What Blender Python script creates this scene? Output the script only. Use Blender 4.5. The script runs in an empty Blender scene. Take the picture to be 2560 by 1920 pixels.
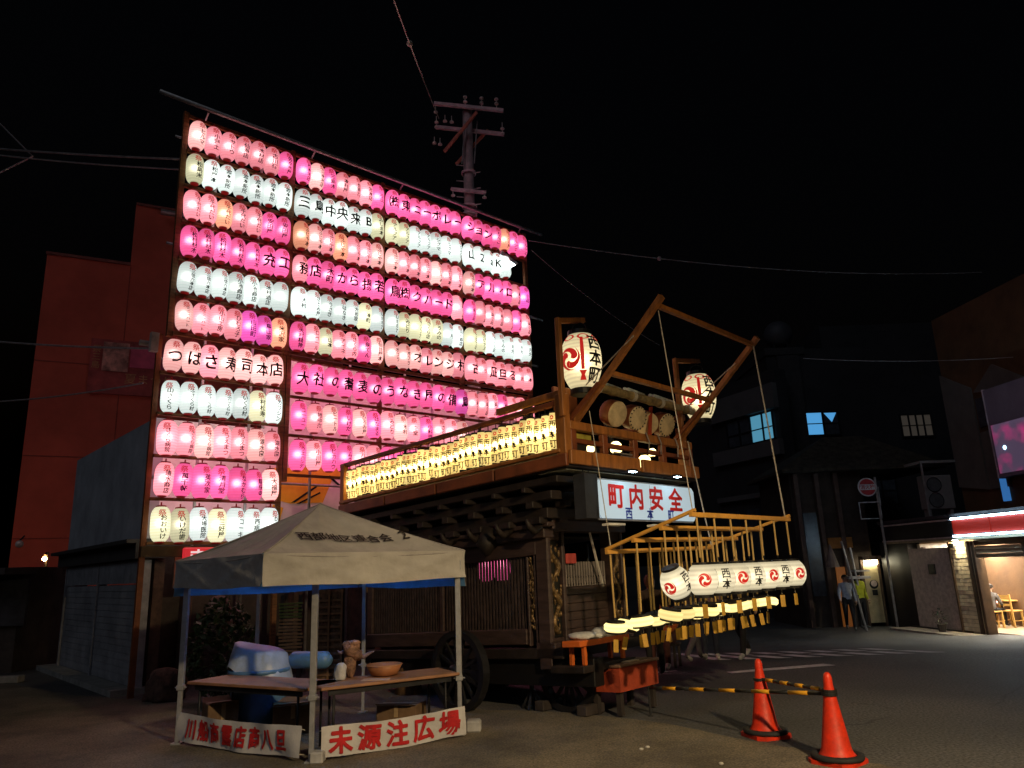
import bpy, math, random
from mathutils import Vector, Matrix
random.seed(7)
R = math.radians
scene = bpy.context.scene
col = scene.collection

# ------------------------------------------------------------------ camera
cam_data = bpy.data.cameras.new('camera')
cam = bpy.data.objects.new('camera', cam_data)
col.objects.link(cam)
cam_data.sensor_width = 36.0
cam_data.lens = 25.99
cam_data.clip_start = 0.05
cam_data.clip_end = 3000.0
PITCH, ROLL = R(14.0), R(2.17)
_f = Vector((0, math.cos(PITCH), math.sin(PITCH)))
_u0 = Vector((0, -math.sin(PITCH), math.cos(PITCH)))
_r0 = Vector((1, 0, 0))
_r = _r0 * math.cos(ROLL) - _u0 * math.sin(ROLL)
_u = _u0 * math.cos(ROLL) + _r0 * math.sin(ROLL)
_m = Matrix((_r, _u, -_f)).transposed().to_4x4()
_m.translation = Vector((0, 0, 1.65))
cam.matrix_world = _m
scene.camera = cam

# ------------------------------------------------------------------ world: clear night sky
world = bpy.data.worlds.new('World')
scene.world = world
world.use_nodes = True
wn = world.node_tree
bg = wn.nodes['Background']
sky = wn.nodes.new('ShaderNodeTexSky')
sky.sky_type = 'NISHITA'
sky.sun_disc = False
sky.sun_elevation = R(-4.0)
sky.sun_rotation = R(150)
wn.links.new(sky.outputs[0], bg.inputs[0])
bg.inputs[1].default_value = 0.05

# faint town glow from behind the camera instead of a sun
sun_data = bpy.data.lights.new('night_glow', 'SUN')
sun_data.energy = 0.14
sun_data.angle = R(30)
sun_data.color = (0.80, 0.88, 1.0)
sun = bpy.data.objects.new('night_glow', sun_data)
col.objects.link(sun)
sun.rotation_euler = (R(55), 0, R(-30))

vs = scene.view_settings
vs.view_transform = 'Standard'
vs.look = 'None'
vs.exposure = 0.0
vs.gamma = 1.0
cy = scene.cycles
cy.use_denoising = True
cy.max_bounces = 6
cy.diffuse_bounces = 3
cy.glossy_bounces = 2
cy.transmission_bounces = 5
cy.transparent_max_bounces = 6
cy.sample_clamp_indirect = 3.0
cy.caustics_reflective = False
cy.caustics_refractive = True
cy.blur_glossy = 0.5

# ------------------------------------------------------------------ materials
MATS = {}
def pmat(name, c, rough=0.7, var=0.2, scale=5.0, bump=0.15, metal=0.0, spec=0.4, c2=None, stretch=None, trans=0.0, coat=0.0, fold=0):
    """principled material with procedural colour grain and fine relief"""
    if name in MATS: return MATS[name]
    m = bpy.data.materials.new(name); m.use_nodes = True
    nt = m.node_tree; N = nt.nodes.new; L = nt.links.new
    b = nt.nodes['Principled BSDF']
    tc = N('ShaderNodeTexCoord'); mp = N('ShaderNodeMapping')
    L(tc.outputs['Object'], mp.inputs[0])
    if stretch: mp.inputs['Scale'].default_value = stretch
    nz = N('ShaderNodeTexNoise'); nz.inputs['Scale'].default_value = scale
    nz.inputs['Detail'].default_value = 6; nz.inputs['Roughness'].default_value = 0.65
    L(mp.outputs[0], nz.inputs['Vector'])
    rp = N('ShaderNodeValToRGB')
    rp.color_ramp.elements[0].position = 0.3; rp.color_ramp.elements[1].position = 0.72
    c2 = c2 or tuple(max(0.0, x * (1 - 2 * var)) for x in c)
    hi = tuple(min(1.0, x * (1 + var)) for x in c)
    rp.color_ramp.elements[0].color = (*c2, 1); rp.color_ramp.elements[1].color = (*hi, 1)
    L(nz.outputs[0], rp.inputs[0]); L(rp.outputs[0], b.inputs['Base Color'])
    b.inputs['Roughness'].default_value = rough
    b.inputs['Metallic'].default_value = metal
    b.inputs['Specular IOR Level'].default_value = spec
    b.inputs['Transmission Weight'].default_value = trans
    b.inputs['Coat Weight'].default_value = coat
    if bump:
        n2 = N('ShaderNodeTexNoise'); n2.inputs['Scale'].default_value = scale * 7
        n2.inputs['Detail'].default_value = 3
        L(mp.outputs[0], n2.inputs['Vector'])
        bp = N('ShaderNodeBump'); bp.inputs['Strength'].default_value = bump
        bp.inputs['Distance'].default_value = 0.01
        L(n2.outputs[0], bp.inputs['Height']); L(bp.outputs[0], b.inputs['Normal'])
        if fold:
            n3 = N('ShaderNodeTexNoise'); n3.inputs['Scale'].default_value = fold; n3.inputs['Detail'].default_value = 4; n3.inputs['Distortion'].default_value = 1.2
            L(tc.outputs['Object'], n3.inputs['Vector'])
            b3 = N('ShaderNodeBump'); b3.inputs['Strength'].default_value = 0.4; b3.inputs['Distance'].default_value = 0.05
            L(n3.outputs[0], b3.inputs['Height']); L(b3.outputs[0], bp.inputs['Normal'])
    MATS[name] = m
    return m

def emat(name, c, s, sampling='AUTO'):
    if name in MATS: return MATS[name]
    m = bpy.data.materials.new(name); m.use_nodes = True
    nt = m.node_tree
    b = nt.nodes['Principled BSDF']
    b.inputs['Base Color'].default_value = (*[x * 0.5 for x in c], 1)
    b.inputs['Emission Color'].default_value = (*c, 1)
    b.inputs['Emission Strength'].default_value = s
    m.cycles.emission_sampling = sampling
    MATS[name] = m
    return m

def paper_mat(name, c, glow, through=0.5, rnd=0.35, R0=0.17, fall=0.55):
    """lit lantern paper: an even glow plus rough see-through towards the bulb inside"""
    m = bpy.data.materials.new(name); m.use_nodes = True
    nt = m.node_tree; nt.nodes.clear(); N = nt.nodes.new; L = nt.links.new
    out = N('ShaderNodeOutputMaterial'); add = N('ShaderNodeAddShader')
    em = N('ShaderNodeEmission'); em.inputs[0].default_value = (*c, 1)
    oi = N('ShaderNodeObjectInfo'); ma = N('ShaderNodeMapRange')
    ma.inputs['To Min'].default_value = glow * (1 - rnd); ma.inputs['To Max'].default_value = glow * (1 + rnd * 0.7)
    L(oi.outputs['Random'], ma.inputs['Value'])
    # fine horizontal ribs of the bamboo hoops
    tc = N('ShaderNodeTexCoord'); wv = N('ShaderNodeTexWave')
    wv.wave_type = 'BANDS'; wv.bands_direction = 'Z'
    wv.inputs['Scale'].default_value = 7.0; wv.inputs['Distortion'].default_value = 0.0
    L(tc.outputs['Object'], wv.inputs['Vector'])
    mr = N('ShaderNodeMapRange'); mr.inputs['To Min'].default_value = 0.74; mr.inputs['To Max'].default_value = 1.08
    L(wv.outputs['Fac'], mr.inputs['Value'])
    mu = N('ShaderNodeMath'); mu.operation = 'MULTIPLY'
    L(ma.outputs[0], mu.inputs[0]); L(mr.outputs[0], mu.inputs[1])
    # the bulb lights the paper beside it more than the far ends: R2 / (R2 + z2)
    sp = N('ShaderNodeSeparateXYZ'); L(tc.outputs['Object'], sp.inputs[0])
    z2 = N('ShaderNodeMath'); z2.operation = 'MULTIPLY'; L(sp.outputs['Z'], z2.inputs[0]); L(sp.outputs['Z'], z2.inputs[1])
    ad = N('ShaderNodeMath'); ad.operation = 'ADD'; ad.inputs[1].default_value = R0*R0; L(z2.outputs[0], ad.inputs[0])
    dv = N('ShaderNodeMath'); dv.operation = 'DIVIDE'; dv.inputs[0].default_value = R0*R0*fall; L(ad.outputs[0], dv.inputs[1])
    pl = N('ShaderNodeMath'); pl.operation = 'ADD'; pl.inputs[1].default_value = 1.12 - fall; L(dv.outputs[0], pl.inputs[0])
    m3 = N('ShaderNodeMath'); m3.operation = 'MULTIPLY'; L(mu.outputs[0], m3.inputs[0]); L(pl.outputs[0], m3.inputs[1]); L(m3.outputs[0], em.inputs[1])
    rf = N('ShaderNodeBsdfRefraction'); rf.inputs['IOR'].default_value = 1.5; rf.inputs['Roughness'].default_value = 1.0
    rf.inputs[0].default_value = (*[min(1.0, through * (0.35 + x)) for x in c], 1)
    L(em.outputs[0], add.inputs[0]); L(rf.outputs[0], add.inputs[1]); L(add.outputs[0], out.inputs[0])
    MATS[name] = m
    return m

# ------------------------------------------------------------------ mesh helpers
class MB:
    """collects shapes, then links them as ONE mesh object"""
    def __init__(self, M=None):
        self.v = []; self.f = []; self.M = M
    def add(self, vs_, fs_, M=None):
        o = len(self.v)
        for p in vs_:
            p = Vector(p)
            if M is not None: p = M @ p
            if self.M is not None: p = self.M @ p
            self.v.append(p)
        self.f += [tuple(i + o for i in f) for f in fs_]
        return self
    def box(self, x0, x1, y0, y1, z0, z1, M=None):
        vs_ = [(x0,y0,z0),(x1,y0,z0),(x1,y1,z0),(x0,y1,z0),(x0,y0,z1),(x1,y0,z1),(x1,y1,z1),(x0,y1,z1)]
        return self.add(vs_, [(0,3,2,1),(4,5,6,7),(0,1,5,4),(1,2,6,5),(2,3,7,6),(3,0,4,7)], M)
    def cbox(self, x0, x1, y0, y1, z0, z1, c=0.01, M=None):
        """box with chamfered vertical and horizontal edges (24 verts)"""
        vs_ = []; 
        for sx, x in ((1, x0), (-1, x1)):
            for sy, y in ((1, y0), (-1, y1)):
                for sz, z in ((1, z0), (-1, z1)):
                    vs_ += [(x, y + sy*c, z + sz*c), (x + sx*c, y, z + sz*c), (x + sx*c, y + sy*c, z)]
        I = lambda a, b, d, k: ((a*2 + b)*2 + d)*3 + k
        fs_ = []
        for a in (0, 1):
            fs_.append((I(a,0,0,0), I(a,1,0,0), I(a,1,1,0), I(a,0,1,0)))
            fs_.append((I(0,a,0,1), I(1,a,0,1), I(1,a,1,1), I(0,a,1,1)))
            fs_.append((I(0,0,a,2), I(1,0,a,2), I(1,1,a,2), I(0,1,a,2)))
            for b in (0, 1):
                fs_.append((I(a,b,0,0), I(a,b,0,1), I(a,b,1,1), I(a,b,1,0)))
                fs_.append((I(a,0,b,0), I(a,0,b,2), I(a,1,b,2), I(a,1,b,0)))
                fs_.append((I(0,a,b,1), I(0,a,b,2), I(1,a,b,2), I(1,a,b,1)))
                for d in (0, 1): fs_.append((I(a,b,d,0), I(a,b,d,1), I(a,b,d,2)))
        return self.add(vs_, fs_, M)
    def bar(self, p, q, w, h=None, up=(0,0,1), M=None):
        p, q = Vector(p), Vector(q); h = h or w
        d = (q - p).normalized(); up = Vector(up)
        if abs(d.dot(up)) > 0.98: up = Vector((1,0,0))
        s = d.cross(up).normalized() * w/2; t = s.cross(d).normalized() * h/2
        vs_ = [p-s-t, p+s-t, p+s+t, p-s+t, q-s-t, q+s-t, q+s+t, q-s+t]
        return self.add(vs_, [(0,3,2,1),(4,5,6,7),(0,1,5,4),(1,2,6,5),(2,3,7,6),(3,0,4,7)], M)
    def tube(self, pts, r, n=8, M=None, cap=True):
        pts = [Vector(p) for p in pts]; rs = r if isinstance(r, (list, tuple)) else [r]*len(pts)
        vs_ = []; fs_ = []; prev = None
        for i, p in enumerate(pts):
            a = pts[max(0, i-1)]; b = pts[min(len(pts)-1, i+1)]
            d = (b - a).normalized()
            if prev is None:
                up = Vector((0,0,1)) if abs(d.z) < 0.95 else Vector((1,0,0))
                s = d.cross(up).normalized()
            else:
                s = (prev - d * prev.dot(d)).normalized()
            prev = s; t = d.cross(s)
            for k in range(n):
                an = 2*math.pi*k/n
                vs_.append(p + (s*math.cos(an) + t*math.sin(an)) * rs[i])
        for i in range(len(pts)-1):
            for k in range(n):
                k2 = (k+1) % n
                fs_.append((i*n+k, i*n+k2, (i+1)*n+k2, (i+1)*n+k))
        if cap:
            fs_.append(tuple(range(n-1, -1, -1))); fs_.append(tuple((len(pts)-1)*n + k for k in range(n)))
        return self.add(vs_, fs_, M)
    def lathe(self, prof, n=16, M=None, cap=False):
        vs_ = []; fs_ = []
        for r, z in prof:
            for k in range(n):
                a = 2*math.pi*k/n; vs_.append((r*math.cos(a), r*math.sin(a), z))
        for j in range(len(prof)-1):
            for k in range(n):
                k2 = (k+1) % n; fs_.append((j*n+k, j*n+k2, (j+1)*n+k2, (j+1)*n+k))
        if cap:
            fs_.append(tuple(range(n-1, -1, -1))); fs_.append(tuple((len(prof)-1)*n + k for k in range(n)))
        return self.add(vs_, fs_, M)
    def ball(self, c, r, n=12, m=8, M=None):
        r = (r, r, r) if not isinstance(r, (tuple, list)) else r
        prof = [(max(1e-4, math.sin(math.pi*i/m)), -math.cos(math.pi*i/m)) for i in range(m+1)]
        T = Matrix.Translation(Vector(c)) @ Matrix.Diagonal((*r, 1))
        return self.lathe(prof, n, T if M is None else M @ T)
    def prism(self, poly, z0, z1, M=None):
        n = len(poly)
        vs_ = [(x, y, z0) for x, y in poly] + [(x, y, z1) for x, y in poly]
        fs_ = [tuple(range(n-1, -1, -1)), tuple(range(n, 2*n))] + [(i, (i+1) % n, n+(i+1) % n, n+i) for i in range(n)]
        return self.add(vs_, fs_, M)
    def build(self, name, m, parent=None, smooth=False, loc=None):
        """mesh object; verts are world coordinates, re-based on the parent's place (or on loc)"""
        base = Vector(WLOC[parent.name]) if parent is not None else Vector(loc) if loc is not None else self.base()
        me = bpy.data.meshes.new(name)
        me.from_pydata([p - base for p in self.v], [], self.f)
        me.validate()
        if m is not None: me.materials.append(m)
        if smooth: me.polygons.foreach_set('use_smooth', [True]*len(me.polygons))
        o = bpy.data.objects.new(name, me); col.objects.link(o)
        if parent is not None: o.parent = parent; WLOC[o.name] = WLOC[parent.name]
        else: o.location = base; WLOC[o.name] = tuple(base)
        return o
    def base(self):
        xs = [p.x for p in self.v]; ys = [p.y for p in self.v]; zs = [p.z for p in self.v]
        return Vector(((min(xs)+max(xs))/2, (min(ys)+max(ys))/2, min(zs)))
WLOC = {}
def thing(name, label, cat, loc=(0,0,0), group=None):
    o = bpy.data.objects.new(name, None); o.empty_display_size = 0.1
    col.objects.link(o); o.location = loc; WLOC[o.name] = tuple(loc)
    return tag(o, label, cat, group)
def tag(o, label=None, cat=None, group=None, kind=None):
    if label: o['label'] = label
    if cat: o['category'] = cat
    if group: o['group'] = group
    if kind: o['kind'] = kind
    return o
def T(x, y, z): return Matrix.Translation((x, y, z))
def RZ(a): return Matrix.Rotation(a, 4, 'Z')
def RX(a): return Matrix.Rotation(a, 4, 'X')
def RY(a): return Matrix.Rotation(a, 4, 'Y')
def basis(o, x, y, z):
    m = Matrix.Identity(4)
    for i, a in enumerate((x, y, z)):
        for j in range(3): m[j][i] = a[j]
    m.translation = Vector(o)
    return m

# ------------------------------------------------------------------ lettering (outlines of the built-in font)
GLY = {}
def glyph(ch, bold=0.0):
    k = (ch, bold)
    if k in GLY: return GLY[k]
    cu = bpy.data.curves.new('g', 'FONT'); cu.body = ch; cu.size = 1.0; cu.offset = bold; cu.resolution_u = 3
    ob = bpy.data.objects.new('g', cu)
    me = bpy.data.meshes.new_from_object(ob)
    me.calc_loop_triangles()
    vs_ = [(v.co.x, v.co.y) for v in me.vertices]
    tr = [tuple(t.vertices) for t in me.loop_triangles]
    if vs_:
        x0 = min(p[0] for p in vs_); x1 = max(p[0] for p in vs_)
        cx = (x0 + x1)/2
        cyy = 0.36
        vs_ = [(x - cx, y - cyy) for x, y in vs_]
    bpy.data.objects.remove(ob); bpy.data.curves.remove(cu); bpy.data.meshes.remove(me)
    GLY[k] = (vs_, tr)
    return GLY[k]
def layout(txt, size, vertical=False, pitch=1.0, bold=0.0, sx=1.0, off=(0.0, 0.0)):
    """triangles of a string in its own plane, centred on 0,0"""
    out = []; n = len(txt)
    for i, ch in enumerate(txt):
        if ch == ' ': continue
        vs_, tr = glyph(ch, bold)
        o = (i - (n-1)/2) * size * pitch
        dx, dy = (0, -o) if vertical else (o, 0)
        for t in tr:
            out.append([(vs_[k][0]*size*sx + dx + off[0]*size, vs_[k][1]*size + dy + off[1]*size) for k in t])
    return out
def split(tris, lim):
    out = []; st = list(tris)
    while st:
        t = st.pop()
        e = [abs(t[i][0] - t[(i+1) % 3][0]) + 0.35*abs(t[i][1] - t[(i+1) % 3][1]) for i in range(3)]
        k = max(range(3), key=lambda i: e[i])
        if e[k] > lim:
            a, b, c = t[k], t[(k+1) % 3], t[(k+2) % 3]
            m = ((a[0]+b[0])/2, (a[1]+b[1])/2)
            st += [[a, m, c], [m, b, c]]
        else: out.append(t)
    return out
def tri_mb(tris, fn, M=None):
    mb = MB(M); vs_ = []; fs_ = []; idx = {}
    for t in tris:
        f = []
        for p in t:
            k = (round(p[0], 5), round(p[1], 5))
            if k not in idx: idx[k] = len(vs_); vs_.append(fn(*p))
            f.append(idx[k])
        if len(set(f)) == 3: fs_.append(tuple(f))
    mb.add(vs_, fs_)
    return mb
HEAVY = ((0, 0), (1, .4), (-1, -.4), (.4, -1), (-.4, 1))
def flat_text(txt, o, x, y, size, mat, parent, name='lettering', vertical=False, pitch=1.0, bold=0.0, sx=1.0, lift=0.004, heavy=0.0):
    o, x, y = Vector(o), Vector(x).normalized(), Vector(y).normalized()
    n = x.cross(y)
    mb = MB()
    for k, of in enumerate(HEAVY if heavy else ((0, 0),)):      # heavy strokes: the outline laid down several times, each a hair higher
        q = tri_mb(layout(txt, size, vertical, pitch, bold, sx, (of[0]*heavy, of[1]*heavy)), lambda a, b: o + x*a + y*b + n*(lift + .0006*k)); mb.add(q.v, q.f)
    return mb.build(name, mat, parent)
def tomoe(rad, seg=12):
    """three comma shapes turning round a centre"""
    tr = []
    for k in range(3):
        a0 = 2*math.pi*k/3 + 0.5
        P = []; Q = []
        for i in range(seg+1):
            t = i/seg; a = a0 + t*2.6
            rho = (0.46 + 0.51*t**0.85)*rad; w = 0.30*rad*(1-t)**1.15 + 0.004*rad
            rho = min(rho, rad*0.98 - w)
            P.append(((rho-w)*math.cos(a), (rho-w)*math.sin(a))); Q.append(((rho+w)*math.cos(a), (rho+w)*math.sin(a)))
        for i in range(seg):
            tr += [[P[i], Q[i], Q[i+1]], [P[i], Q[i+1], P[i+1]]]
        c = ((P[0][0]+Q[0][0])/2, (P[0][1]+Q[0][1])/2); hr = math.hypot(P[0][0]-c[0], P[0][1]-c[1])
        b0 = math.atan2(P[0][1]-c[1], P[0][0]-c[0])
        ring = [(c[0]+hr*math.cos(b0+math.pi*j/8), c[1]+hr*math.sin(b0+math.pi*j/8)) for j in range(9)]
        for j in range(8): tr.append([c, ring[j], ring[j+1]])
    return tr
def disc(r, n=20, cx=0, cy_=0):
    p = [(cx + r*math.cos(2*math.pi*k/n), cy_ + r*math.sin(2*math.pi*k/n)) for k in range(n)]
    return [[(cx, cy_), p[k], p[(k+1) % n]] for k in range(n)]
def rect(x0, x1, y0, y1): return [[(x0,y0),(x1,y0),(x1,y1)], [(x0,y0),(x1,y1),(x0,y1)]]
def polyt(pts):
    c = (sum(p[0] for p in pts)/len(pts), sum(p[1] for p in pts)/len(pts))
    return [[c, pts[i], pts[(i+1) % len(pts)]] for i in range(len(pts))]
def wrap(tris, rfun, turn=0.0, lift=0.003, lim=0.03):
    """lay flat triangles round a lantern; its front is local -Y"""
    tris = split(tris, lim); r0 = rfun(0.0)
    def fn(x, z):
        a = x/r0 + turn; r = rfun(z) + lift
        return (r*math.sin(a), -r*math.cos(a), z)
    return tri_mb(tris, fn)
def local_mesh(mb, name, mat, smooth=False):
    me = bpy.data.meshes.new(name); me.from_pydata(mb.v, [], mb.f); me.materials.append(mat)
    if smooth: me.polygons.foreach_set('use_smooth', [True]*len(me.polygons))
    return me
def child(name, me, parent):
    o = bpy.data.objects.new(name, me); o.parent = parent; col.objects.link(o); return o

# ------------------------------------------------------------------ shared colours
WOOD = pmat('wood_brown', (0.22, 0.095, 0.035), 0.6, 0.3, 4, 0.25, stretch=(1, 1, 6))
WOODO = pmat('wood_orange', (0.40, 0.15, 0.035), 0.5, 0.25, 3, 0.2, stretch=(5, 5, 1))
WOODR = pmat('wood_red_brown', (0.23, 0.065, 0.022), 0.5, 0.25, 4, 0.2)
WOODD = pmat('wood_dark_carved', (0.022, 0.015, 0.013), 0.6, 0.35, 6, 0.3)
WOODK = pmat('wood_keyaki', (0.058, 0.036, 0.033), 0.5, 0.3, 3, 0.2, stretch=(1, 1, 7))
WOODY = pmat('wood_pale', (0.50, 0.32, 0.10), 0.55, 0.15, 6, 0.1)
STEEL = pmat('galvanised_steel', (0.42, 0.40, 0.40), 0.45, 0.2, 9, 0.1, metal=0.6)
IRON = pmat('black_iron', (0.02, 0.02, 0.025), 0.5, 0.3, 9, 0.2, metal=0.3)
BLACK = pmat('black_lacquer', (0.007, 0.0065, 0.007), 0.5, 0.2, 8, 0.05)
INK = pmat('black_ink', (0.006, 0.006, 0.008), 0.85, 0.1, 8, 0.0)
RED = pmat('red_paint', (0.55, 0.012, 0.015), 0.6, 0.1, 8, 0.0)
GOLD = pmat('worn_gold_leaf', (0.20, 0.125, 0.055), 0.4, 0.6, 22, 0.4, metal=0.4)
ROPE = pmat('pale_rope', (0.55, 0.5, 0.42), 0.9, 0.2, 30, 0.3)
WIRE = pmat('grey_cable', (0.30, 0.27, 0.28), 0.7, 0.2, 9, 0.0)

# ================================================================== THE SETTING
def sstep(a, b, x):
    t = max(0.0, min(1.0, (x - a)/(b - a))); return t*t*(3 - 2*t)
def gz(x, y):
    """the road falls away gently towards the far right"""
    return -0.58 * sstep(11.5, 23.0, y) * sstep(-1.0, 5.0, x)

def ground_mat():
    m = bpy.data.materials.new('worn_asphalt'); m.use_nodes = True
    nt = m.node_tree; N = nt.nodes.new; L = nt.links.new
    b = nt.nodes['Principled BSDF']; tc = N('ShaderNodeTexCoord')
    big = N('ShaderNodeTexNoise'); big.inputs['Scale'].default_value = 0.35; big.inputs['Detail'].default_value = 5
    fine = N('ShaderNodeTexNoise'); fine.inputs['Scale'].default_value = 38; fine.inputs['Detail'].default_value = 4
    vor = N('ShaderNodeTexVoronoi'); vor.feature = 'DISTANCE_TO_EDGE'; vor.inputs['Scale'].default_value = 0.42
    wob = N('ShaderNodeTexNoise'); wob.inputs['Scale'].default_value = 1.6; wob.inputs['Detail'].default_value = 5
    mixv = N('ShaderNodeMix'); mixv.data_type = 'VECTOR'; mixv.inputs[0].default_value = 0.25
    for n in (big, fine, wob): L(tc.outputs['Object'], n.inputs['Vector'])
    L(tc.outputs['Object'], mixv.inputs[4]); L(wob.outputs['Color'], mixv.inputs[5]); L(mixv.outputs[1], vor.inputs['Vector'])
    r1 = N('ShaderNodeValToRGB'); e = r1.color_ramp.elements
    e[0].position = 0.38; e[0].color = (0.055, 0.056, 0.062, 1); e[1].position = 0.62; e[1].color = (0.115, 0.112, 0.115, 1)
    L(big.outputs[0], r1.inputs[0])
    r2 = N('ShaderNodeValToRGB'); e = r2.color_ramp.elements
    e[0].position = 0.36; e[0].color = (0.42, 0.42, 0.42, 1); e[1].position = 0.66; e[1].color = (1.4, 1.38, 1.35, 1)
    L(fine.outputs[0], r2.inputs[0])
    mu = N('ShaderNodeMix'); mu.data_type = 'RGBA'; mu.blend_type = 'MULTIPLY'; mu.inputs[0].default_value = 1.0
    L(r1.outputs[0], mu.inputs[6]); L(r2.outputs[0], mu.inputs[7])
    r3 = N('ShaderNodeValToRGB'); e = r3.color_ramp.elements
    e[0].position = 0.0; e[0].color = (0.5, 0.5, 0.5, 1); e[1].position = 0.006; e[1].color = (1, 1, 1, 1)
    L(vor.outputs['Distance'], r3.inputs[0])
    m2 = N('ShaderNodeMix'); m2.data_type = 'RGBA'; m2.blend_type = 'MULTIPLY'
    msk = N('ShaderNodeTexNoise'); msk.inputs['Scale'].default_value = 0.5; msk.inputs['Detail'].default_value = 2; L(tc.outputs['Object'], msk.inputs['Vector'])
    mk2 = N('ShaderNodeMapRange'); mk2.inputs['From Min'].default_value = .5; mk2.inputs['From Max'].default_value = .6; L(msk.outputs[0], mk2.inputs['Value']); L(mk2.outputs[0], m2.inputs[0])
    L(mu.outputs[2], m2.inputs[6]); L(r3.outputs[0], m2.inputs[7]); L(m2.outputs[2], b.inputs['Base Color'])
    rr = N('ShaderNodeMapRange'); rr.inputs['To Min'].default_value = 0.55; rr.inputs['To Max'].default_value = 0.85
    L(big.outputs[0], rr.inputs['Value']); L(rr.outputs[0], b.inputs['Roughness'])
    bp = N('ShaderNodeBump'); bp.inputs['Strength'].default_value = 0.5; bp.inputs['Distance'].default_value = 0.012
    L(fine.outputs[0], bp.inputs['Height']); L(bp.outputs[0], b.inputs['Normal'])
    return m
xs = [-400, -120, -60] + [-40 + i for i in range(81)] + [60, 120, 400]
ys = [-100, -40, -20] + [-12 + i for i in range(73)] + [90, 200, 600]
mb = MB()
mb.add([(x, y, gz(x, y)) for y in ys for x in xs],
       [(j*len(xs)+i, j*len(xs)+i+1, (j+1)*len(xs)+i+1, (j+1)*len(xs)+i) for j in range(len(ys)-1) for i in range(len(xs)-1)])
tag(mb.build('ground', ground_mat(), smooth=True, loc=(0,0,0)), kind='structure')

# dusty forecourt where the tent and the cones stand
fm = pmat('dusty_forecourt', (0.185, 0.160, 0.120), 0.85, 0.30, 1.1, 0.6, c2=(0.085, 0.075, 0.062))
nt = fm.node_tree; b_ = nt.nodes['Principled BSDF']; src = b_.inputs['Base Color'].links[0].from_socket
gr = nt.nodes.new('ShaderNodeTexNoise'); gr.inputs['Scale'].default_value = 55; gr.inputs['Detail'].default_value = 3
rp = nt.nodes.new('ShaderNodeValToRGB'); rp.color_ramp.elements[0].position = .35; rp.color_ramp.elements[0].color = (.5, .5, .5, 1); rp.color_ramp.elements[1].position = .7; rp.color_ramp.elements[1].color = (1.35, 1.3, 1.25, 1)
mx = nt.nodes.new('ShaderNodeMix'); mx.data_type = 'RGBA'; mx.blend_type = 'MULTIPLY'; mx.inputs[0].default_value = 1.0
tc_ = [n for n in nt.nodes if n.type == 'TEX_COORD'][0]
nt.links.new(tc_.outputs['Object'], gr.inputs['Vector']); nt.links.new(gr.outputs[0], rp.inputs[0]); nt.links.new(src, mx.inputs[6]); nt.links.new(rp.outputs[0], mx.inputs[7]); nt.links.new(mx.outputs[2], b_.inputs['Base Color'])
edge = [(12, 5.0), (6, 5.5), (3.6, 6.0), (2.9, 6.5), (2.5, 7.1), (2.15, 7.5), (1.8, 7.95), (1.45, 8.5), (0.9, 9.0), (0.3, 9.35), (-0.6, 9.7), (-1.6, 10.0), (-3.5, 10.6), (-5.2, 11.2), (-7, 12.2), (-9, 13.8), (-20, 13.8)]
rnd = random.Random(21); fine = []
for (p, q) in zip(edge, edge[1:]):
    n = max(1, int(math.hypot(q[0]-p[0], q[1]-p[1])/.12)) if p[0] < 6.1 and p[0] > -8 else 1
    for k in range(n): t = k/n; fine.append((p[0]+(q[0]-p[0])*t + rnd.uniform(-.03, .03), p[1]+(q[1]-p[1])*t + rnd.uniform(-.035, .035)))
fine.append(edge[-1])
mb = MB(); n = len(fine); mb.add([(x, y, .004) for x, y in fine] + [(x, -9.0, .004) for x, y in fine], [(i, i+1, n+i+1, n+i) for i in range(n-1)])
tag(mb.build('forecourt', fm, loc=(0, 0, 0)), kind='structure')

PAINT = pmat('worn_road_paint', (0.72, 0.72, 0.74), 0.7, 0.15, 5, 0.2, c2=(0.34, 0.33, 0.34))
def marking(pts, lift=0.005):
    # strip laid on the road: pts = left edge and right edge rows, cut finely so that it follows the fall of the road
    (a, b, c, d) = [Vector((*p, 0)) for p in pts]
    mb = MB(); n = 12
    vs_ = []
    for i in range(n+1):
        t = i/n
        for p in (a.lerp(b, t), d.lerp(c, t)): vs_.append((p.x, p.y, gz(p.x, p.y) + lift))
    mb.add(vs_, [(2*i, 2*i+1, 2*i+3, 2*i+2) for i in range(n)])
    return tag(mb.build('road_marking', PAINT), kind='structure')
# stop line and zebra crossing on the right
marking([(3.10, 12.02), (4.80, 12.60), (4.90, 12.33), (3.13, 11.84)])
for k in range(-3, 5):
    x = 4.62 + k*0.54
    marking([(x, 15.95), (x + 0.27, 15.92), (x + 0.68, 13.82), (x + 0.39, 13.86)])
for (x, y) in ((1.9, 12.3), (1.75, 12.9)):
    marking([(x, y), (x + 0.5, y + 0.12), (x + 0.52, y + 0.02), (x + 0.02, y - 0.1)])

# ---- lantern board frame of reference: along the board, up, and out towards the square
BP = Vector((-5.42, 11.91, 0)); BA = R(48.0)
BS = Vector((math.sin(BA), math.cos(BA), 0)); BN = Vector((math.cos(BA), -math.sin(BA), 0))
MBOARD = basis(BP, BS, -BN, (0, 0, 1))       # local x along, y backwards, z up

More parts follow.
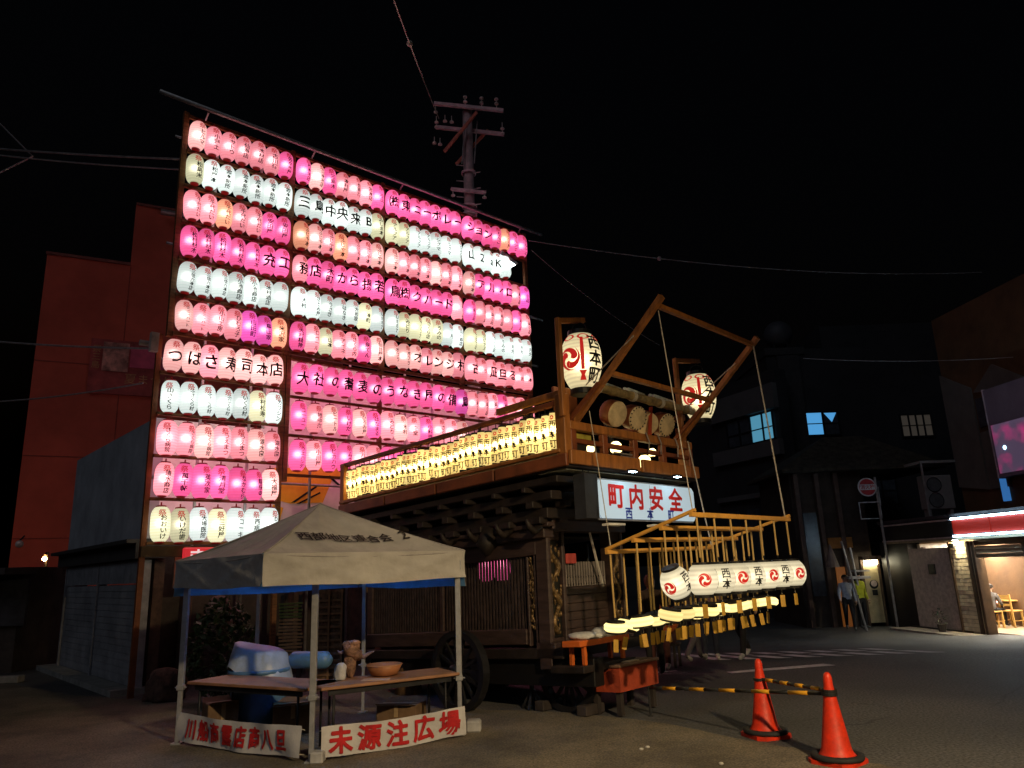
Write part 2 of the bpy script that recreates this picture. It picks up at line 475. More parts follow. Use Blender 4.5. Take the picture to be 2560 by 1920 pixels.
# ---- corner shop behind the board (front parallel to the board, side wall seen at the left)
SH = thing('corner_shop', 'low grey corner shop with shutters standing behind the pink lantern board', 'building', (-5.7, 12.9, 0))
GREYW = pmat('grey_blue_render', (0.38, 0.385, 0.43), 0.8, 0.16, 1.6, 0.2)
PALE = pmat('pale_painted_wall', (0.84, 0.78, 0.77), 0.75, 0.12, 1.2, 0.1)
DARKW = pmat('dark_boards', (0.045, 0.035, 0.032), 0.7, 0.3, 4, 0.3)
mb = MB(MBOARD)
mb.box(-0.15, 8.2, 0.70, 0.85, 0.0, 2.25)                 # front, ground floor
mb.build('lower_wall', DARKW, SH)
mb = MB(MBOARD); mb.box(-0.15, 1.68, 0.72, 0.87, 2.25, 4.35); mb.box(1.68, 8.2, 0.72, 0.87, 2.25, 5.75)
mb.build('upper_wall', PALE, SH)
mb = MB(MBOARD)                                            # side wall, ground floor with shutters between frames
mb.box(-0.32, -0.16, 0.42, 5.9, 2.33, 4.3); mb.build('side_wall', GREYW, SH)
mb = MB(MBOARD); mb.box(-0.46, 0.0, 0.42, 6.0, 2.02, 2.26); mb.box(-0.60, -0.1, 0.42, 6.05, 2.26, 2.32)
mb.build('eave', pmat('dark_eave', (0.05, 0.045, 0.045), 0.7), SH)
SHUT = pmat('grey_metal_shutter', (0.30, 0.30, 0.33), 0.55, 0.22, 2.2, 0.15, metal=0.1)
for y0, y1 in ((0.55, 2.95), (3.03, 5.5)):
    mb = MB(MBOARD)
    mb.box(-0.33, -0.26, y0, y1, 0.10, 1.62)
    sh = mb.build('shutter', SHUT, SH)
    mb = MB(MBOARD)
    for k in range(14): mb.box(-0.340, -0.331, y0 + 0.02, y1 - 0.02, 0.14 + k*0.106, 0.14 + k*0.106 + 0.078)
    mb.build('shutter_slats', SHUT, sh)
    mb = MB(MBOARD); mb.box(-0.36, -0.22, y0, y1, 1.64, 2.0); mb.build('shutter_box', pmat('grey_box', (0.26, 0.26, 0.29), 0.6), SH)
for y in (0.48, 2.99, 5.57):
    mb = MB(MBOARD); mb.box(-0.37, -0.2, y - 0.035, y + 0.035, 0.0, 2.0); mb.build('shutter_post', pmat('shop_frame', (0.3, 0.3, 0.34), 0.5), SH)
mb = MB(MBOARD); mb.box(-0.65, -0.1, 0.4, 6.0, 0.0, 0.09); mb.build('step', pmat('concrete', (0.28, 0.27, 0.26), 0.85), SH)
# painted panels on the pink-lit wall
YEL = pmat('orange_yellow_mural', (0.95, 0.50, 0.03), 0.6, 0.15, 2)
mb = MB(MBOARD)
def mural(poly, y): mb.prism([(p[0], p[1]) for p in poly], 0, 0.012, basis(Vector((0, y, 0)), (1,0,0), (0,0,1), (0,-1,0)))
mural([(1.9, 3.05), (2.25, 2.98), (2.9, 3.02), (3.1, 3.5), (4.3, 3.42), (4.4, 3.7), (3.2, 3.74), (1.8, 3.62)], 0.718)
mural([(4.5, 2.9), (5.0, 2.8), (5.6, 3.2), (5.1, 3.6), (4.6, 3.4)], 0.718)
mural([(1.85, 2.62), (2.0, 2.52), (2.1, 2.9), (1.9, 2.95)], 0.718)
mb.build('mural', YEL, SH)
mb = MB(MBOARD)
mural([(2.25, 3.0), (2.75, 3.34), (2.77, 3.31), (2.32, 3.0)], 0.704)
mural([(2.35, 2.98), (2.83, 3.22), (2.84, 3.19), (2.42, 2.98)], 0.704)
mural([(3.0, 3.52), (3.3, 3.3), (3.32, 3.33), (3.03, 3.55)], 0.704)
mb.build('mural_line', INK, SH)
# window posters of the shop (right of the A panel, behind the low rows)
mb = MB(MBOARD); mural([(0.9, 3.35), (1.55, 3.33), (1.55, 3.42), (0.9, 3.44)], 0.715)
mb.build('blue_strip', pmat('blue_strip', (0.05, 0.12, 0.5), 0.5), SH)
# dark timber uprights and a rain pipe by the corner
mb = MB(MBOARD)
for b in ((-0.14, 0.02, 0.48, 0.62, 0, 2.2), (0.35, 0.5, 0.52, 0.69, 0, 2.2), (2.25, 2.5, 0.45, 0.68, 0, 2.2), (3.4, 3.7, 0.45, 0.68, 0, 2.2)):
    mb = MB(MBOARD); mb.box(*b); mb.build('timber_upright', pmat('weathered_upright', (0.10, 0.06, 0.045), 0.8, 0.35, 5), SH)
mb = MB(); mb.tube([(-6.05, 12.3, 0.0), (-6.05, 12.3, 2.1)], 0.035); mb.build('rain_pipe', STEEL, SH)

# small plate with pale lettering on the corner post
o = thing('wall_plate', 'small narrow plate with pale strokes on post below lantern board', 'sign', (-5.45, 12.15, 1.78))
mb = MB(MBOARD); mb.box(0.02, 0.2, 0.02, 0.05, 1.55, 2.02); mb.build('plate', pmat('plate_brown', (0.28, 0.14, 0.11), 0.6), o)
mb = MB(MBOARD)
for x in (0.06, 0.11): mb.box(x, x + 0.02, 0.012, 0.019, 1.62, 1.95)
mb.box(0.05, 0.17, 0.0125, 0.019, 1.60, 1.63); mb.box(0.15, 0.17, 0.0125, 0.019, 1.72, 1.9)
mb.build('strokes', PALE, o)

# ---- tall red building far behind at the left
RB = thing('red_building', 'tall windowless red-lit building behind the grey shop at left', 'building', (-14.0, 25.0, 0))
REDW = pmat('red_brown_render', (0.66, 0.13, 0.08), 0.8, 0.16, 0.35, 0.1)
a = Vector((-16.85, 25.0, 0)); rb_d = Vector((math.sin(R(62)), math.cos(R(62)), 0)); rb_n = Vector((rb_d.y, -rb_d.x, 0))
MR = basis(a, rb_d, -rb_n, (0, 0, 1))
mb = MB(MR); mb.box(0, 2.72, 0, 9, 0, 13.45); mb.box(2.72, 11.0, 0, 9, 0, 16.0); mb.build('wall', REDW, RB)
mb = MB(MR); mb.box(-0.04, 2.71, -0.05, 0.2, 13.452, 13.56); mb.box(2.73, 11.0, -0.05, 0.2, 16.002, 16.1); mb.build('parapet', pmat('red_parapet', (0.3, 0.1, 0.08), 0.8), RB)
mb = MB(MR)
for z in (9.4, 6.0, 3.2): mb.box(0.0, 11.0, -0.012, -0.002, z, z + 0.035)
for x in (2.72, 7.4): mb.box(x, x + 0.03, -0.012, -0.002, 0, 13.4)
mb.build('wall_joint', pmat('joint_red', (0.34, 0.075, 0.055), 0.8), RB)
mb = MB(MR); mb.box(1.7, 5.2, -0.10, -0.02, 8.35, 10.4)
pn = mb.build('poster_panel', pmat('poster_red', (0.52, 0.10, 0.09), 0.6, 0.3, 1.3), RB)
mb = MB(MR); mb.box(3.0, 5.1, -0.13, -0.11, 9.4, 10.2); mb.build('panel_band', pmat('poster_pink', (0.72, 0.12, 0.22), 0.6, 0.2, 1.5), pn)
mb = MB(MR); mb.box(2.1, 2.95, -0.13, -0.11, 9.2, 10.3); mb.build('panel_picture', pmat('poster_pale', (0.75, 0.34, 0.27), 0.6, 0.45, 2.5), pn)
flat_text('祭三島', MR @ Vector((1.9, -0.14, 9.7)), rb_d, (0,0,1), 0.3, pmat('poster_gold', (0.6, 0.35, 0.15), 0.6), pn, vertical=True)
flat_text('夏まつり', MR @ Vector((3.7, -0.14, 8.95)), rb_d, (0,0,1), 0.42, pmat('poster_gold', (0.6, 0.35, 0.15), 0.6), pn)
# roof-edge steel gutter on the tall part
mb = MB(MR); mb.tube([(3.6, -0.3, 15.75), (9.5, -0.3, 15.75)], 0.12); mb.build('gutter', STEEL, RB)

# ---- dark low house at the far left edge
DH = thing('dark_house', 'dark low house front with porch posts at far left edge', 'building', (-11.5, 15.5, 0))
mb = MB(); mb.box(-17, -10.2, 15.6, 18, 0, 2.05); mb.build('wall', DARKW, DH)
mb = MB(); mb.box(-17, -9.9, 14.6, 15.6, 1.9, 2.02); mb.build('porch_roof', pmat('porch_dark', (0.06, 0.05, 0.05), 0.7), DH)
for x in (-12.6, -11.55, -10.4):
    mb = MB(); mb.box(x, x + 0.1, 14.7, 14.8, 0, 1.9); mb.build('post', pmat('porch_post', (0.16, 0.13, 0.13), 0.7), DH)
mb = MB(); mb.box(-11.3, -10.0, 15.5, 15.58, 0.9, 1.8); mb.build('window', pmat('dull_glass', (0.07, 0.07, 0.085), 0.25), DH)
mb = MB(); mb.box(-12.5, -12.0, 15.0, 15.25, 0.3, 1.15); mb.box(-12.45, -12.05, 14.96, 15.0, 0.6, 1.0); mb.build('letter_box', pmat('box_grey', (0.2, 0.19, 0.2), 0.5), DH)
for i, (x, y, z) in enumerate(((-13.8, 22.0, 2.42), (-9.55, 14.4, 2.45))):
    o = thing('wall_lamp', ['small orange-white lit lamp at the foot of the red building', 'tiny pale lamp at the end of the grey shop eave'][i], 'lamp', (x, y, z))
    mb = MB(); mb.ball((x, y, z), 0.06 if i == 0 else 0.07, 12, 8); mb.build('globe', emat('sodium_globe', (1.0, 0.45, 0.12), 150) if i == 0 else pmat('frosted_globe', (0.7, 0.6, 0.58), 0.3), o, smooth=True)
    mb = MB(); mb.tube([(x, y, z + 0.06), (x, y + 0.12, z + 0.16)] if i else [(x, y + .1, 0), (x, y + .1, z + .2), (x, y, z + .1)], 0.015 if i else .04); mb.build('arm', IRON, o)
# kerb along the left
mb = MB(); mb.cbox(-20, -8.95, 13.9, 14.1, 0.0, 0.12, 0.015); tag(mb.build('kerb', pmat('concrete', (0.28, 0.27, 0.26), 0.85)), kind='structure')

# ================================================================== THE LANTERN BOARD
LB = thing('lantern_board', 'tall brown timber board frame holding rows of lit paper lanterns', 'lantern frame', tuple(BP))
SEC = [-0.32, 1.73, 3.79, 5.86, 7.93]
TOP = [9.72 - 0.683*i for i in range(6)]                 # lantern tops, six full-width rows
TOPA = [5.60 - 0.686*i for i in range(5)]                # five more in the left panel
TOPR = [5.52, 4.80, 4.08]                                # three wide-spaced rows right of it
for s in SEC:
    mb = MB(MBOARD); mb.box(s - 0.045, s + 0.045, 0.02, 0.10, 5.62 if s in SEC[2:] and s != SEC[4] else 5.62, 9.86); mb.build('post', WOOD, LB)
for s in (-0.46, 1.70, 1.80, 3.75, 5.86, 7.95):
    mb = MB(MBOARD); mb.box(s - 0.04, s + 0.04, 0.03, 0.10, 0.0 if s != 7.95 and s != 1.80 else 3.3, 5.64); mb.build('lower_post', WOODR if s == -0.46 else WOOD, LB)
for i in range(4):
    for k in range(7):
        mb = MB(MBOARD); z = 9.78 - 0.683*k
        mb.box(SEC[i] + 0.046, SEC[i+1] - 0.046, 0.0, 0.055, z - 0.03, z + 0.03); mb.build('rail', WOOD, LB)
for k in range(6):
    mb = MB(MBOARD); z = 5.665 - 0.686*k; mb.box(-0.42, 1.66, 0.0, 0.05, z - 0.025, z + 0.025)
    if k: mb.build('rail', WOOD, LB)
for k in range(4):
    mb = MB(MBOARD); z = 5.575 - 0.72*k; mb.box(1.84, 7.92, 0.0, 0.05, z - 0.025, z + 0.025); mb.build('rail', WOOD, LB)
mb = MB(MBOARD); mb.box(-0.5, 1.74, -0.02, 0.08, 2.03, 2.19); mb.build('bottom_board', pmat('board_foot', (0.09, 0.055, 0.03), 0.7), LB)
mb = MB(MBOARD); mb.tube([(-0.85, -0.16, 9.95), (8.35, -0.16, 9.87)], 0.042, 10); mb.build('top_pipe', STEEL, LB, smooth=True)
for s in (0.0, 2.1, 4.2, 6.3, 7.7):
    mb = MB(MBOARD); mb.tube([(s, -0.13, 9.9), (s, 0.03, 9.8)], 0.018, 6); mb.build('pipe_bracket', STEEL, LB)
for s in (0.35, 1.2, 2.4, 3.2, 4.5, 5.2, 6.5, 7.3):       # scaffold uprights and ledgers behind the lanterns
    mb = MB(MBOARD); mb.tube([(s, 0.28, 0.0), (s, 0.28, 9.75)], 0.027, 8); mb.build('scaffold_upright', STEEL, LB, smooth=True)
for z in (3.3, 5.3, 7.4, 9.5):
    mb = MB(MBOARD); mb.tube([(-0.4, 0.34, z), (8.2, 0.34, z)], 0.024, 8); mb.build('scaffold_ledger', STEEL, LB, smooth=True)
for z, x1 in ((7.75, 8.6), (6.5, 8.35)):
    mb = MB(MBOARD); mb.tube([(7.7, 0.2, z), (x1, 0.2, z - 0.03)], 0.03, 8); mb.build('pipe_end', STEEL, LB, smooth=True)
mb = MB(MBOARD); mb.tube([(-0.75, 0.1, 5.45), (-0.45, 0.1, 5.45)], 0.05, 8); mb.box(-0.62, -0.5, -0.05, 0.05, 5.3, 5.62); mb.build('cable_box', pmat('pale_box', (0.6, 0.5, 0.48), 0.6), LB)

# ---- lanterns
HOT, PINK, SALM, ORNG, WHIT, CREM, MAGE = 'hpsowcm'
PAPER = {
 'h': paper_mat('paper_hot_pink', (1.0, 0.16, 0.42), 0.90), 'p': paper_mat('paper_pink', (1.0, 0.37, 0.43), 0.92),
 's': paper_mat('paper_pale_pink', (1.0, 0.54, 0.51), 0.92), 'o': paper_mat('paper_peach', (1.0, 0.46, 0.29), 0.80),
 'w': paper_mat('paper_white', (0.84, 0.92, 0.88), 0.80), 'c': paper_mat('paper_cream', (0.92, 0.90, 0.62), 0.68),
 'm': paper_mat('paper_magenta', (1.0, 0.16, 0.60), 0.80)}
CNAME = {'h': 'hot pink', 'p': 'pink', 's': 'pale pink', 'o': 'peach', 'w': 'white', 'c': 'cream', 'm': 'magenta pink'}
BULB = {k: emat('bulb_' + k, (1.0, 0.93, 0.85) if k in 'wc' else (1.0, 0.86, 0.80), 7 if k not in 'wc' else 4) for k in PAPER}
LRED = emat('red_print_lit', (0.75, 0.02, 0.015), 0.55, 'NONE')
RINGR = emat('red_ring_lit', (0.28, 0.008, 0.008), 0.35, 'NONE')
LH, LR = 0.545, 0.150
def lrad(z, H=LH, Rm=LR, pw=4.6, cut=0.46):
    t = min(1.0, abs(z)/(H/2)); return Rm*(1 - cut*t**pw)
def lan_prof(H, Rm, pw=4.6, cut=0.46, n=18): return [(lrad((i/n*2 - 1)*H/2, H, Rm, pw, cut), (i/n*2 - 1)*H/2) for i in range(n+1)]
body_mb = MB().lathe(lan_prof(LH, LR), 18)
BODY = {k: local_mesh(body_mb, 'paper_' + k, m, True) for k, m in PAPER.items()}
ring = MB(); rr_ = lrad(LH/2)
ring.lathe([(rr_*0.72, -LH/2 - 0.018), (rr_*0.85, -LH/2 - 0.014), (rr_*.9, -LH/2 + 0.004), (rr_*0.8, -LH/2 + 0.004)], 14, cap=True)
RING_B = local_mesh(ring, 'bottom_ring', RINGR, True)
ring = MB(); ring.lathe([(rr_*0.9, LH/2 - 0.004), (rr_ + 0.002, LH/2 - 0.004), (rr_*0.95, LH/2 + 0.02), (rr_*0.5, LH/2 + 0.026)], 14, cap=True)
ring.tube([(0, 0, LH/2 + 0.02), (0, 0, LH/2 + 0.075)], 0.012, 6)
RING_T = local_mesh(ring, 'top_ring', RINGR, True)
bm_ = MB().ball((0, 0, 0.02), 0.05, 8, 6)
BULBM = {k: local_mesh(bm_, 'bulb_' + k, m, True) for k, m in BULB.items()}
CREST = local_mesh(wrap(layout('祭', 0.125, bold=0.012), lambda z: lrad(z + 0.165), 0.0), 'crest', LRED)
for v in CREST.vertices: v.co.z += 0.165
TXT = {}
def lettering(txt, big):
    k = (txt, big)
    if k in TXT: return TXT[k]
    if big:
        n = len(txt); sz = 0.27 if n == 1 else 0.16
        tr = layout(txt, sz, True, 0.95, 0.008) + layout(txt, sz, True, 0.95, 0.008, 1.0, (.022, .012)) + layout(txt, sz, True, 0.95, 0.008, 1.0, (-.012, -.02)); off = -0.03
    else:
        n = max(1, len(txt)); sz = min(0.105, 0.385/n); tr = layout(txt, sz, True, 0.98, 0.012, 1.15) + layout(txt, sz, True, 0.98, 0.012, 1.15, (.02, .01)); off = -0.055
    mb = wrap([[(x, y + off) for x, y in t] for t in tr], lrad, 0.16 if not big else 0.05)
    TXT[k] = local_mesh(mb, 'lettering', INK) if mb.f else None
    return TXT[k]
ORD = ['first', 'second', 'third', 'fourth', 'fifth', 'sixth', 'seventh', 'eighth', 'ninth', 'tenth', 'eleventh', 'twelfth', 'thirteenth']
LANTERNS = []
def lantern(s, ztop, c, txt, big, label):
    root = bpy.data.objects.new('paper_lantern', None); root.empty_display_size = 0.1; col.objects.link(root)
    p = BP + BS*s + BN*0.03 + Vector((0, 0, ztop - LH/2 - 0.028 + random.uniform(-0.018, 0.018)))
    root.location = p
    root.rotation_euler = (random.gauss(0, 0.03), random.gauss(0, 0.035), math.pi/2 - BA + random.gauss(0, 0.2))
    sc_ = random.uniform(0.955, 1.03); root.scale = (sc_, sc_, sc_)
    tag(root, label, 'lantern', 'paper lanterns on the board')
    b = child('paper_shade', BODY[c], root)
    child('top_ring', RING_T, root); child('bottom_ring', RING_B, root); child('bulb', BULBM[c], root)
    child('festival_mark', CREST, b)
    m = lettering(txt, big) if txt else None
    if m: child('lettering', m, b)
    LANTERNS.append(root)
PANEL = ['left panel', 'second panel', 'third panel', 'right panel']
ROWS = {
 (0,0): ('sppppph', 'ヒルマ 小野土 サトウ 仙寿店 木材店 古川宿 佐々木屋', ''),
 (0,1): ('cwwwwww', '松島米 松屋本 渡本新所 渡本新所 渡本新所 渡本新所 渡本新所', ''),
 (0,2): ('ppopphh', '千代だい 千代だい 千代だい 千代だい 千代だい 安田屋 安田屋', ''),
 (0,3): ('hhhhhhh', '松村材木 松村材木 松村材木 松村材木 松村材木 充 工', 'ft'),
 (0,4): ('wwwwwww', '三信六本店 三信六本店 三信六本店 小池商店 小池商店 木村酒店 ・', ''),
 (0,5): ('spppmmo', 'ミニーハート ミニーハート 小山工房 ひむろ子 山田町 鳥山家 米沢家', ''),
 (1,0): ('hshppph', '松本米店 山本米店 三島木 本村屋 佐野宿 宮本店 小山', ''),
 (1,1): ('wwwwwwc', '三 島 中 央 来 B みしま本', '012345'),
 (1,2): ('ospopps', 'ふじや本 ふじや本 ふじや本 ふじや本 ふじや本 ふじや本 ふじや本', ''),
 (1,3): ('phhhhhh', '務 店 木町 か ら 揚 若', '0123456'),
 (1,4): ('wwwwwcw', '大村 さとみ屋 うさぎ はなき 大和家 本町 UEET', ''),
 (1,5): ('hpcpphs', '大村精神 ロペール 山本 アイネ さくら内 泉てん 仙台屋本', ''),
 (2,0): ('hhhhhhh', '㈱ 東 ニ ー ボ レ ー', '0123456'),
 (2,1): ('ccwwwww', 'アルフア アルフア アルフア アルフア シグマ シグマ シグマ', ''),
 (2,2): ('spppspp', 'ふじや本 ふじや本 ふじや本 ふじや本 ふじや本 ふじや本 ふじや本', ''),
 (2,3): ('hhhhhhp', '鳥 ㈱ ク ハ ー ド 三島食品', '012345'),
 (2,4): ('wccccww', 'UEET みどり サンフラ さくら店 うみの 月 山八商店', ''),
 (2,5): ('ssspssp', 'ポプラ ポプラ オ レ ン ジ 村', '23456'),
 (3,0): ('hhhhohh', 'シ ョ ン りんご さくら屋 マルシェ マルシェ', '012'),
 (3,1): ('wwwww', '山 Z a K i', '01234'),
 (3,2): ('shhhhpm', 'ふじや本 ア ル ベ ロ 三島食品 食品', '1234'),
 (3,3): ('hpppphp', '三島食品 三島食品 三島食品 三島食品 三島食品 三島食品 三島食品', ''),
 (3,4): ('ccwwwww', 'てるてる 三ピナス さくら店 うみの 月光 月光 月光', ''),
 (3,5): ('ppppppp', '古 う 凪 旦 る 言 本', '0234'),
}
RN = ['top row', 'second row', 'third row', 'fourth row', 'fifth row', 'sixth row']
for (sec, row), (cs, tx, big) in ROWS.items():
    tx = tx.split(' ')
    w = (SEC[sec+1] - SEC[sec] - 0.10)
    for i, c in enumerate(cs):
        b = str(i) in big or (big == 'ft' and i >= 5)
        t = tx[i] if tx[i] != '・' else ''
        if b and len(t) == 1: lab = '%s paper lantern with big %s, %s from left, %s of %s' % (CNAME[c], t, ORD[i], RN[row], PANEL[sec])
        else: lab = '%s paper lantern, %s from left in %s of %s of board' % (CNAME[c], ORD[i], RN[row], PANEL[sec])
        lantern(SEC[sec] + 0.05 + w*(i + 0.5)/7, TOP[row], c, t, b, lab)
LOW = [('sspssss', 'つ ば さ 寿 司 本 店', True), ('wwwwwcw', '山さくら ふさくら材 ふさくら材 ふじくら材 いくら材 村松寿 カワシン', False),
       ('ppsppsp', 'さくら病院 さくら病院 さくら病院 うえまつ うえまつ 湖水園 湖水園', False), ('phhhhhs', '清水商店 萬千軒 英次家 清月堂 なかむら 龍泉寺 大福屋', False),
       ('ccwcwww', 'おおいけ いけだ歯 大場医院 三好屋 コーキ 西病院 DCIC', False)]
RNA = ['seventh row', 'eighth row', 'ninth row', 'tenth row', 'bottom row']
for row, (cs, tx, b) in enumerate(LOW):
    tx = tx.split(' ')
    for i, c in enumerate(cs):
        lab = ('%s paper lantern with big %s, %s from left, %s of left panel' % (CNAME[c], tx[i], ORD[i], RNA[row])) if b else \
              '%s paper lantern, %s from left in %s of left panel' % (CNAME[c], ORD[i], RNA[row])
        lantern(-0.40 + 2.05*(i + 0.5)/7, TOPA[row] - 0.03, c, tx[i], b, lab)
WIDE = [('hhhhhhhhhhhhm', '大 社 の 蕎 麦 の う な ぎ 屋 の 備 島', True, 13), ('hpshshpsphpps', 'ユーユー 地中海 ビートル いけだ ひろみ屋 はなまる みどり 木村 食堂 小料理 さくら 月光 本店', False, 13),
        ('hphhpphhh', 'ウエハンデ 小川屋 ピカハウ ムクゲ 八百屋 小林 山田 木村 月', False, 9)]
RNB = ['upper wide-spaced row', 'middle wide-spaced row', 'lowest wide-spaced row']
for row, (cs, tx, b, n) in enumerate(WIDE):
    tx = tx.split(' ')
    for i, c in enumerate(cs):
        lab = ('%s paper lantern with big %s, %s from left in %s' % (CNAME[c], tx[i], ORD[i], RNB[row])) if b else \
              '%s paper lantern, %s from left in %s right of left panel' % (CNAME[c], ORD[i], RNB[row])
        lantern(1.84 + 0.313*(i + 0.5), TOPR[row], c, tx[i], b, lab)
for i, c in enumerate('ppphppp'):
    lantern(SEC[3] + 0.06 + 0.282*(i + 0.5), TOPR[0], c, '三島食品', False, '%s paper lantern, %s from left in lowest row of right panel' % (CNAME[c], ORD[i]))

# ---- white work lamp shining out of the gap in the right panel
WL = thing('flood_lamp', 'bright white flood lamp in the gap of the right lantern panel', 'lamp', tuple(BP + BS*7.35 + Vector((0, 0, 8.6))))
ML = MBOARD @ T(7.32, 0.0, 8.93) @ RY(R(18))
mb = MB(ML); mb.add([(-0.30, -0.06, 0.12), (-0.3, 0.22, 0.12), (-0.3, 0.22, -0.02), (-0.3, -0.06, -0.02), (0.3, -0.02, 0.12), (0.3, 0.16, 0.12), (0.24, 0.16, 0.04), (0.24, -0.02, 0.04)],
    [(0,1,2,3),(4,7,6,5),(0,4,5,1),(1,5,6,2),(3,7,4,0)]); mb.build('housing', pmat('lamp_white', (0.7, 0.75, 0.78), 0.4), WL)
mb = MB(ML); mb.add([(-0.29, -0.055, -0.022), (-0.29, 0.21, -0.022), (0.235, 0.155, 0.036), (0.235, -0.015, 0.036)], [(0,1,2,3)]); mb.build('lens', emat('flood_white', (0.82, 0.95, 1.0), 14), WL)
mb = MB(ML); mb.tube([(0.1, 0.1, 0.12), (0.1, 0.16, 0.4)], 0.015); mb.build('bracket', STEEL, WL)

# ---- small red banner under the board, lantern light on it painted as glow
RS = thing('red_banner', 'small red banner with painted-in glow and white strokes just below the lantern board', 'sign', tuple(BP + BS*0.7 + Vector((0, 0, 1.7))))
mb = MB(MBOARD); mb.cbox(0.10, 1.15, -0.14, -0.04, 1.80, 2.16, 0.02); mb.build('box', emat('red_banner_glow', (0.9, 0.035, 0.05), 0.55), RS)
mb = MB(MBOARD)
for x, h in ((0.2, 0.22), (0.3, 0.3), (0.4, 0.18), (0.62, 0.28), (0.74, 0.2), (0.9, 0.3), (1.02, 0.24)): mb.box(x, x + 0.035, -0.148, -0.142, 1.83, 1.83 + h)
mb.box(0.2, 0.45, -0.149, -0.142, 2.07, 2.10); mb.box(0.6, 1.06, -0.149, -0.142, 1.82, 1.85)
mb.build('strokes', emat('white_stroke_glow', (1.0, 0.75, 0.75), 0.8), RS)

# ---- two more pink lanterns low behind the float, glimpsed through its lattice
for k, (x, y) in enumerate(((-0.56, 13.0), (-0.30, 13.1))):
    lantern(0, 2.02, 'h', '', False, ['hot pink lantern glimpsed low through the float lattice, nearer one', 'hot pink lantern glimpsed low through the float lattice, farther one'][k])
    LANTERNS[-1].location = (x, y, 1.72)

# ================================================================== THE FESTIVAL FLOAT
# local frame: u along its front (to the right and away), v along its side (to the left and away), z up; it leans a little backwards
FD = Vector((0.59, 8.2, 0)); FA = R(43.0)
FU = Vector((math.sin(FA), math.cos(FA), 0)); FV = Vector((-math.cos(FA), math.sin(FA), 0))
MF = basis(FD, FU, FV + Vector((0, 0, -0.05)), (0, 0, 1))
def fp(u, v, z): return MF @ Vector((u, v, z))
FT = thing('festival_float', 'carved wooden festival float with railed upper deck and spoked wheels', 'float', (0.35, 9.6, 0))
def part(name, m, *boxes, parent=None, ch=0.008):
    mb = MB(MF)
    for b in boxes: mb.cbox(*b, min(ch, 0.3*min(b[1]-b[0], b[3]-b[2], b[5]-b[4])))
    return mb.build(name, m, parent or FT)
# chassis
part('chassis_beam', BLACK, (0.48, 0.66, 0.18, 4.3, 0.36, 0.66)); part('chassis_beam', BLACK, (1.75, 1.93, 1.7, 4.3, 0.36, 0.66))
part('cross_beam', BLACK, (0.66, 1.75, 1.75, 1.9, 0.38, 0.62)); part('cross_beam', BLACK, (0.5, 1.9, 2.9, 3.05, 0.38, 0.6))
part('floor', WOODD, (0.40, 1.95, 0.55, 4.35, 0.66, 0.78))
def wheel(u, v, r):
    c = fp(u, v, 0); c.z = r + gz(c.x, c.y)
    M = basis(c, FV.normalized(), (0, 0, 1), FU)       # local z = axle
    mb = MB(); n = 28
    prof = [(r*0.86, -0.05), (r, -0.05), (r, 0.05), (r*0.86, 0.05), (r*0.86, -0.05)]
    mb.lathe(prof, n, M); w = mb.build('wheel', pmat('wheel_black', (0.010, 0.0095, 0.012), 0.55, 0.3, 10, 0.2), FT)
    mb = MB(); mb.lathe([(r + 0.001, -0.054), (r + 0.014, -0.054), (r + 0.014, 0.054), (r + 0.001, 0.054)], n, M); mb.build('iron_tyre', IRON, w)
    mb = MB(); mb.lathe([(0.03, -0.13), (0.075, -0.12), (0.085, 0.0), (0.075, 0.12), (0.03, 0.13)], 14, M, cap=True); mb.build('hub', IRON, w, smooth=True)
    for k in range(14):
        a = 2*math.pi*k/14
        mb = MB(); mb.bar((0.07*math.cos(a), 0.07*math.sin(a), 0), (r*0.87*math.cos(a), r*0.87*math.sin(a), 0), 0.035, 0.03, up=(0,0,1), M=M); mb.build('spoke', pmat('wheel_black', (0.035, 0.032, 0.036)), w)
wheel(0.78, 0.80, 0.40); wheel(0.12, 1.98, 0.46); wheel(1.7, 2.9, 0.40)
part('wheel_chock', DARKW, (0.6, 0.95, 0.42, 0.56, 0.03, 0.14)); part('wheel_chock', DARKW, (0.6, 0.95, 1.06, 1.2, 0.06, 0.17))
# jack stand with splayed feet
mb = MB(MF)
for k in range(4):
    a = k*math.pi/2 + 0.4; mb.bar((0.7, 1.32, 0.30), (0.7 + 0.13*math.cos(a), 1.32 + 0.13*math.sin(a), 0.07), 0.03)
mb.tube([(0.7, 1.32, 0.22), (0.7, 1.32, 0.42)], 0.03, 8); mb.build('jack_stand', IRON, FT)
# posts with carved panels between two stiles
def relief(face, u0, u1, z0, z1, off, seed):
    """serpentine dragon carving filling a narrow panel"""
    rnd = random.Random(seed); mb = MB(MF); n = 46; pts = []; rs = []
    w = (u1 - u0)/2
    for i in range(n):
        t = i/(n-1); z = z0 + 0.05 + t*(z1 - z0 - 0.1); a = (u0+u1)/2 + w*0.62*math.sin(t*15 + seed)
        pts.append((a, off + 0.006*math.sin(t*31), z) if face == 'f' else (off, a, z)); rs.append(w*(0.26 + 0.16*math.sin(t*9 + 1)**2)*(0.6 if t > .92 else 1))
    mb.tube(pts, rs, 7)
    for i in range(46):
        a = rnd.uniform(u0 + 0.008, u1 - 0.008); z = rnd.uniform(z0 + 0.02, z1 - 0.02); r = rnd.uniform(0.008, 0.02)
        c = (a, off + rnd.uniform(-.01, .006), z) if face == 'f' else (off + rnd.uniform(-.01, .006), a, z)
        mb.ball(c, (r, r, r*rnd.uniform(1, 2.4)), 6, 4)
    return mb
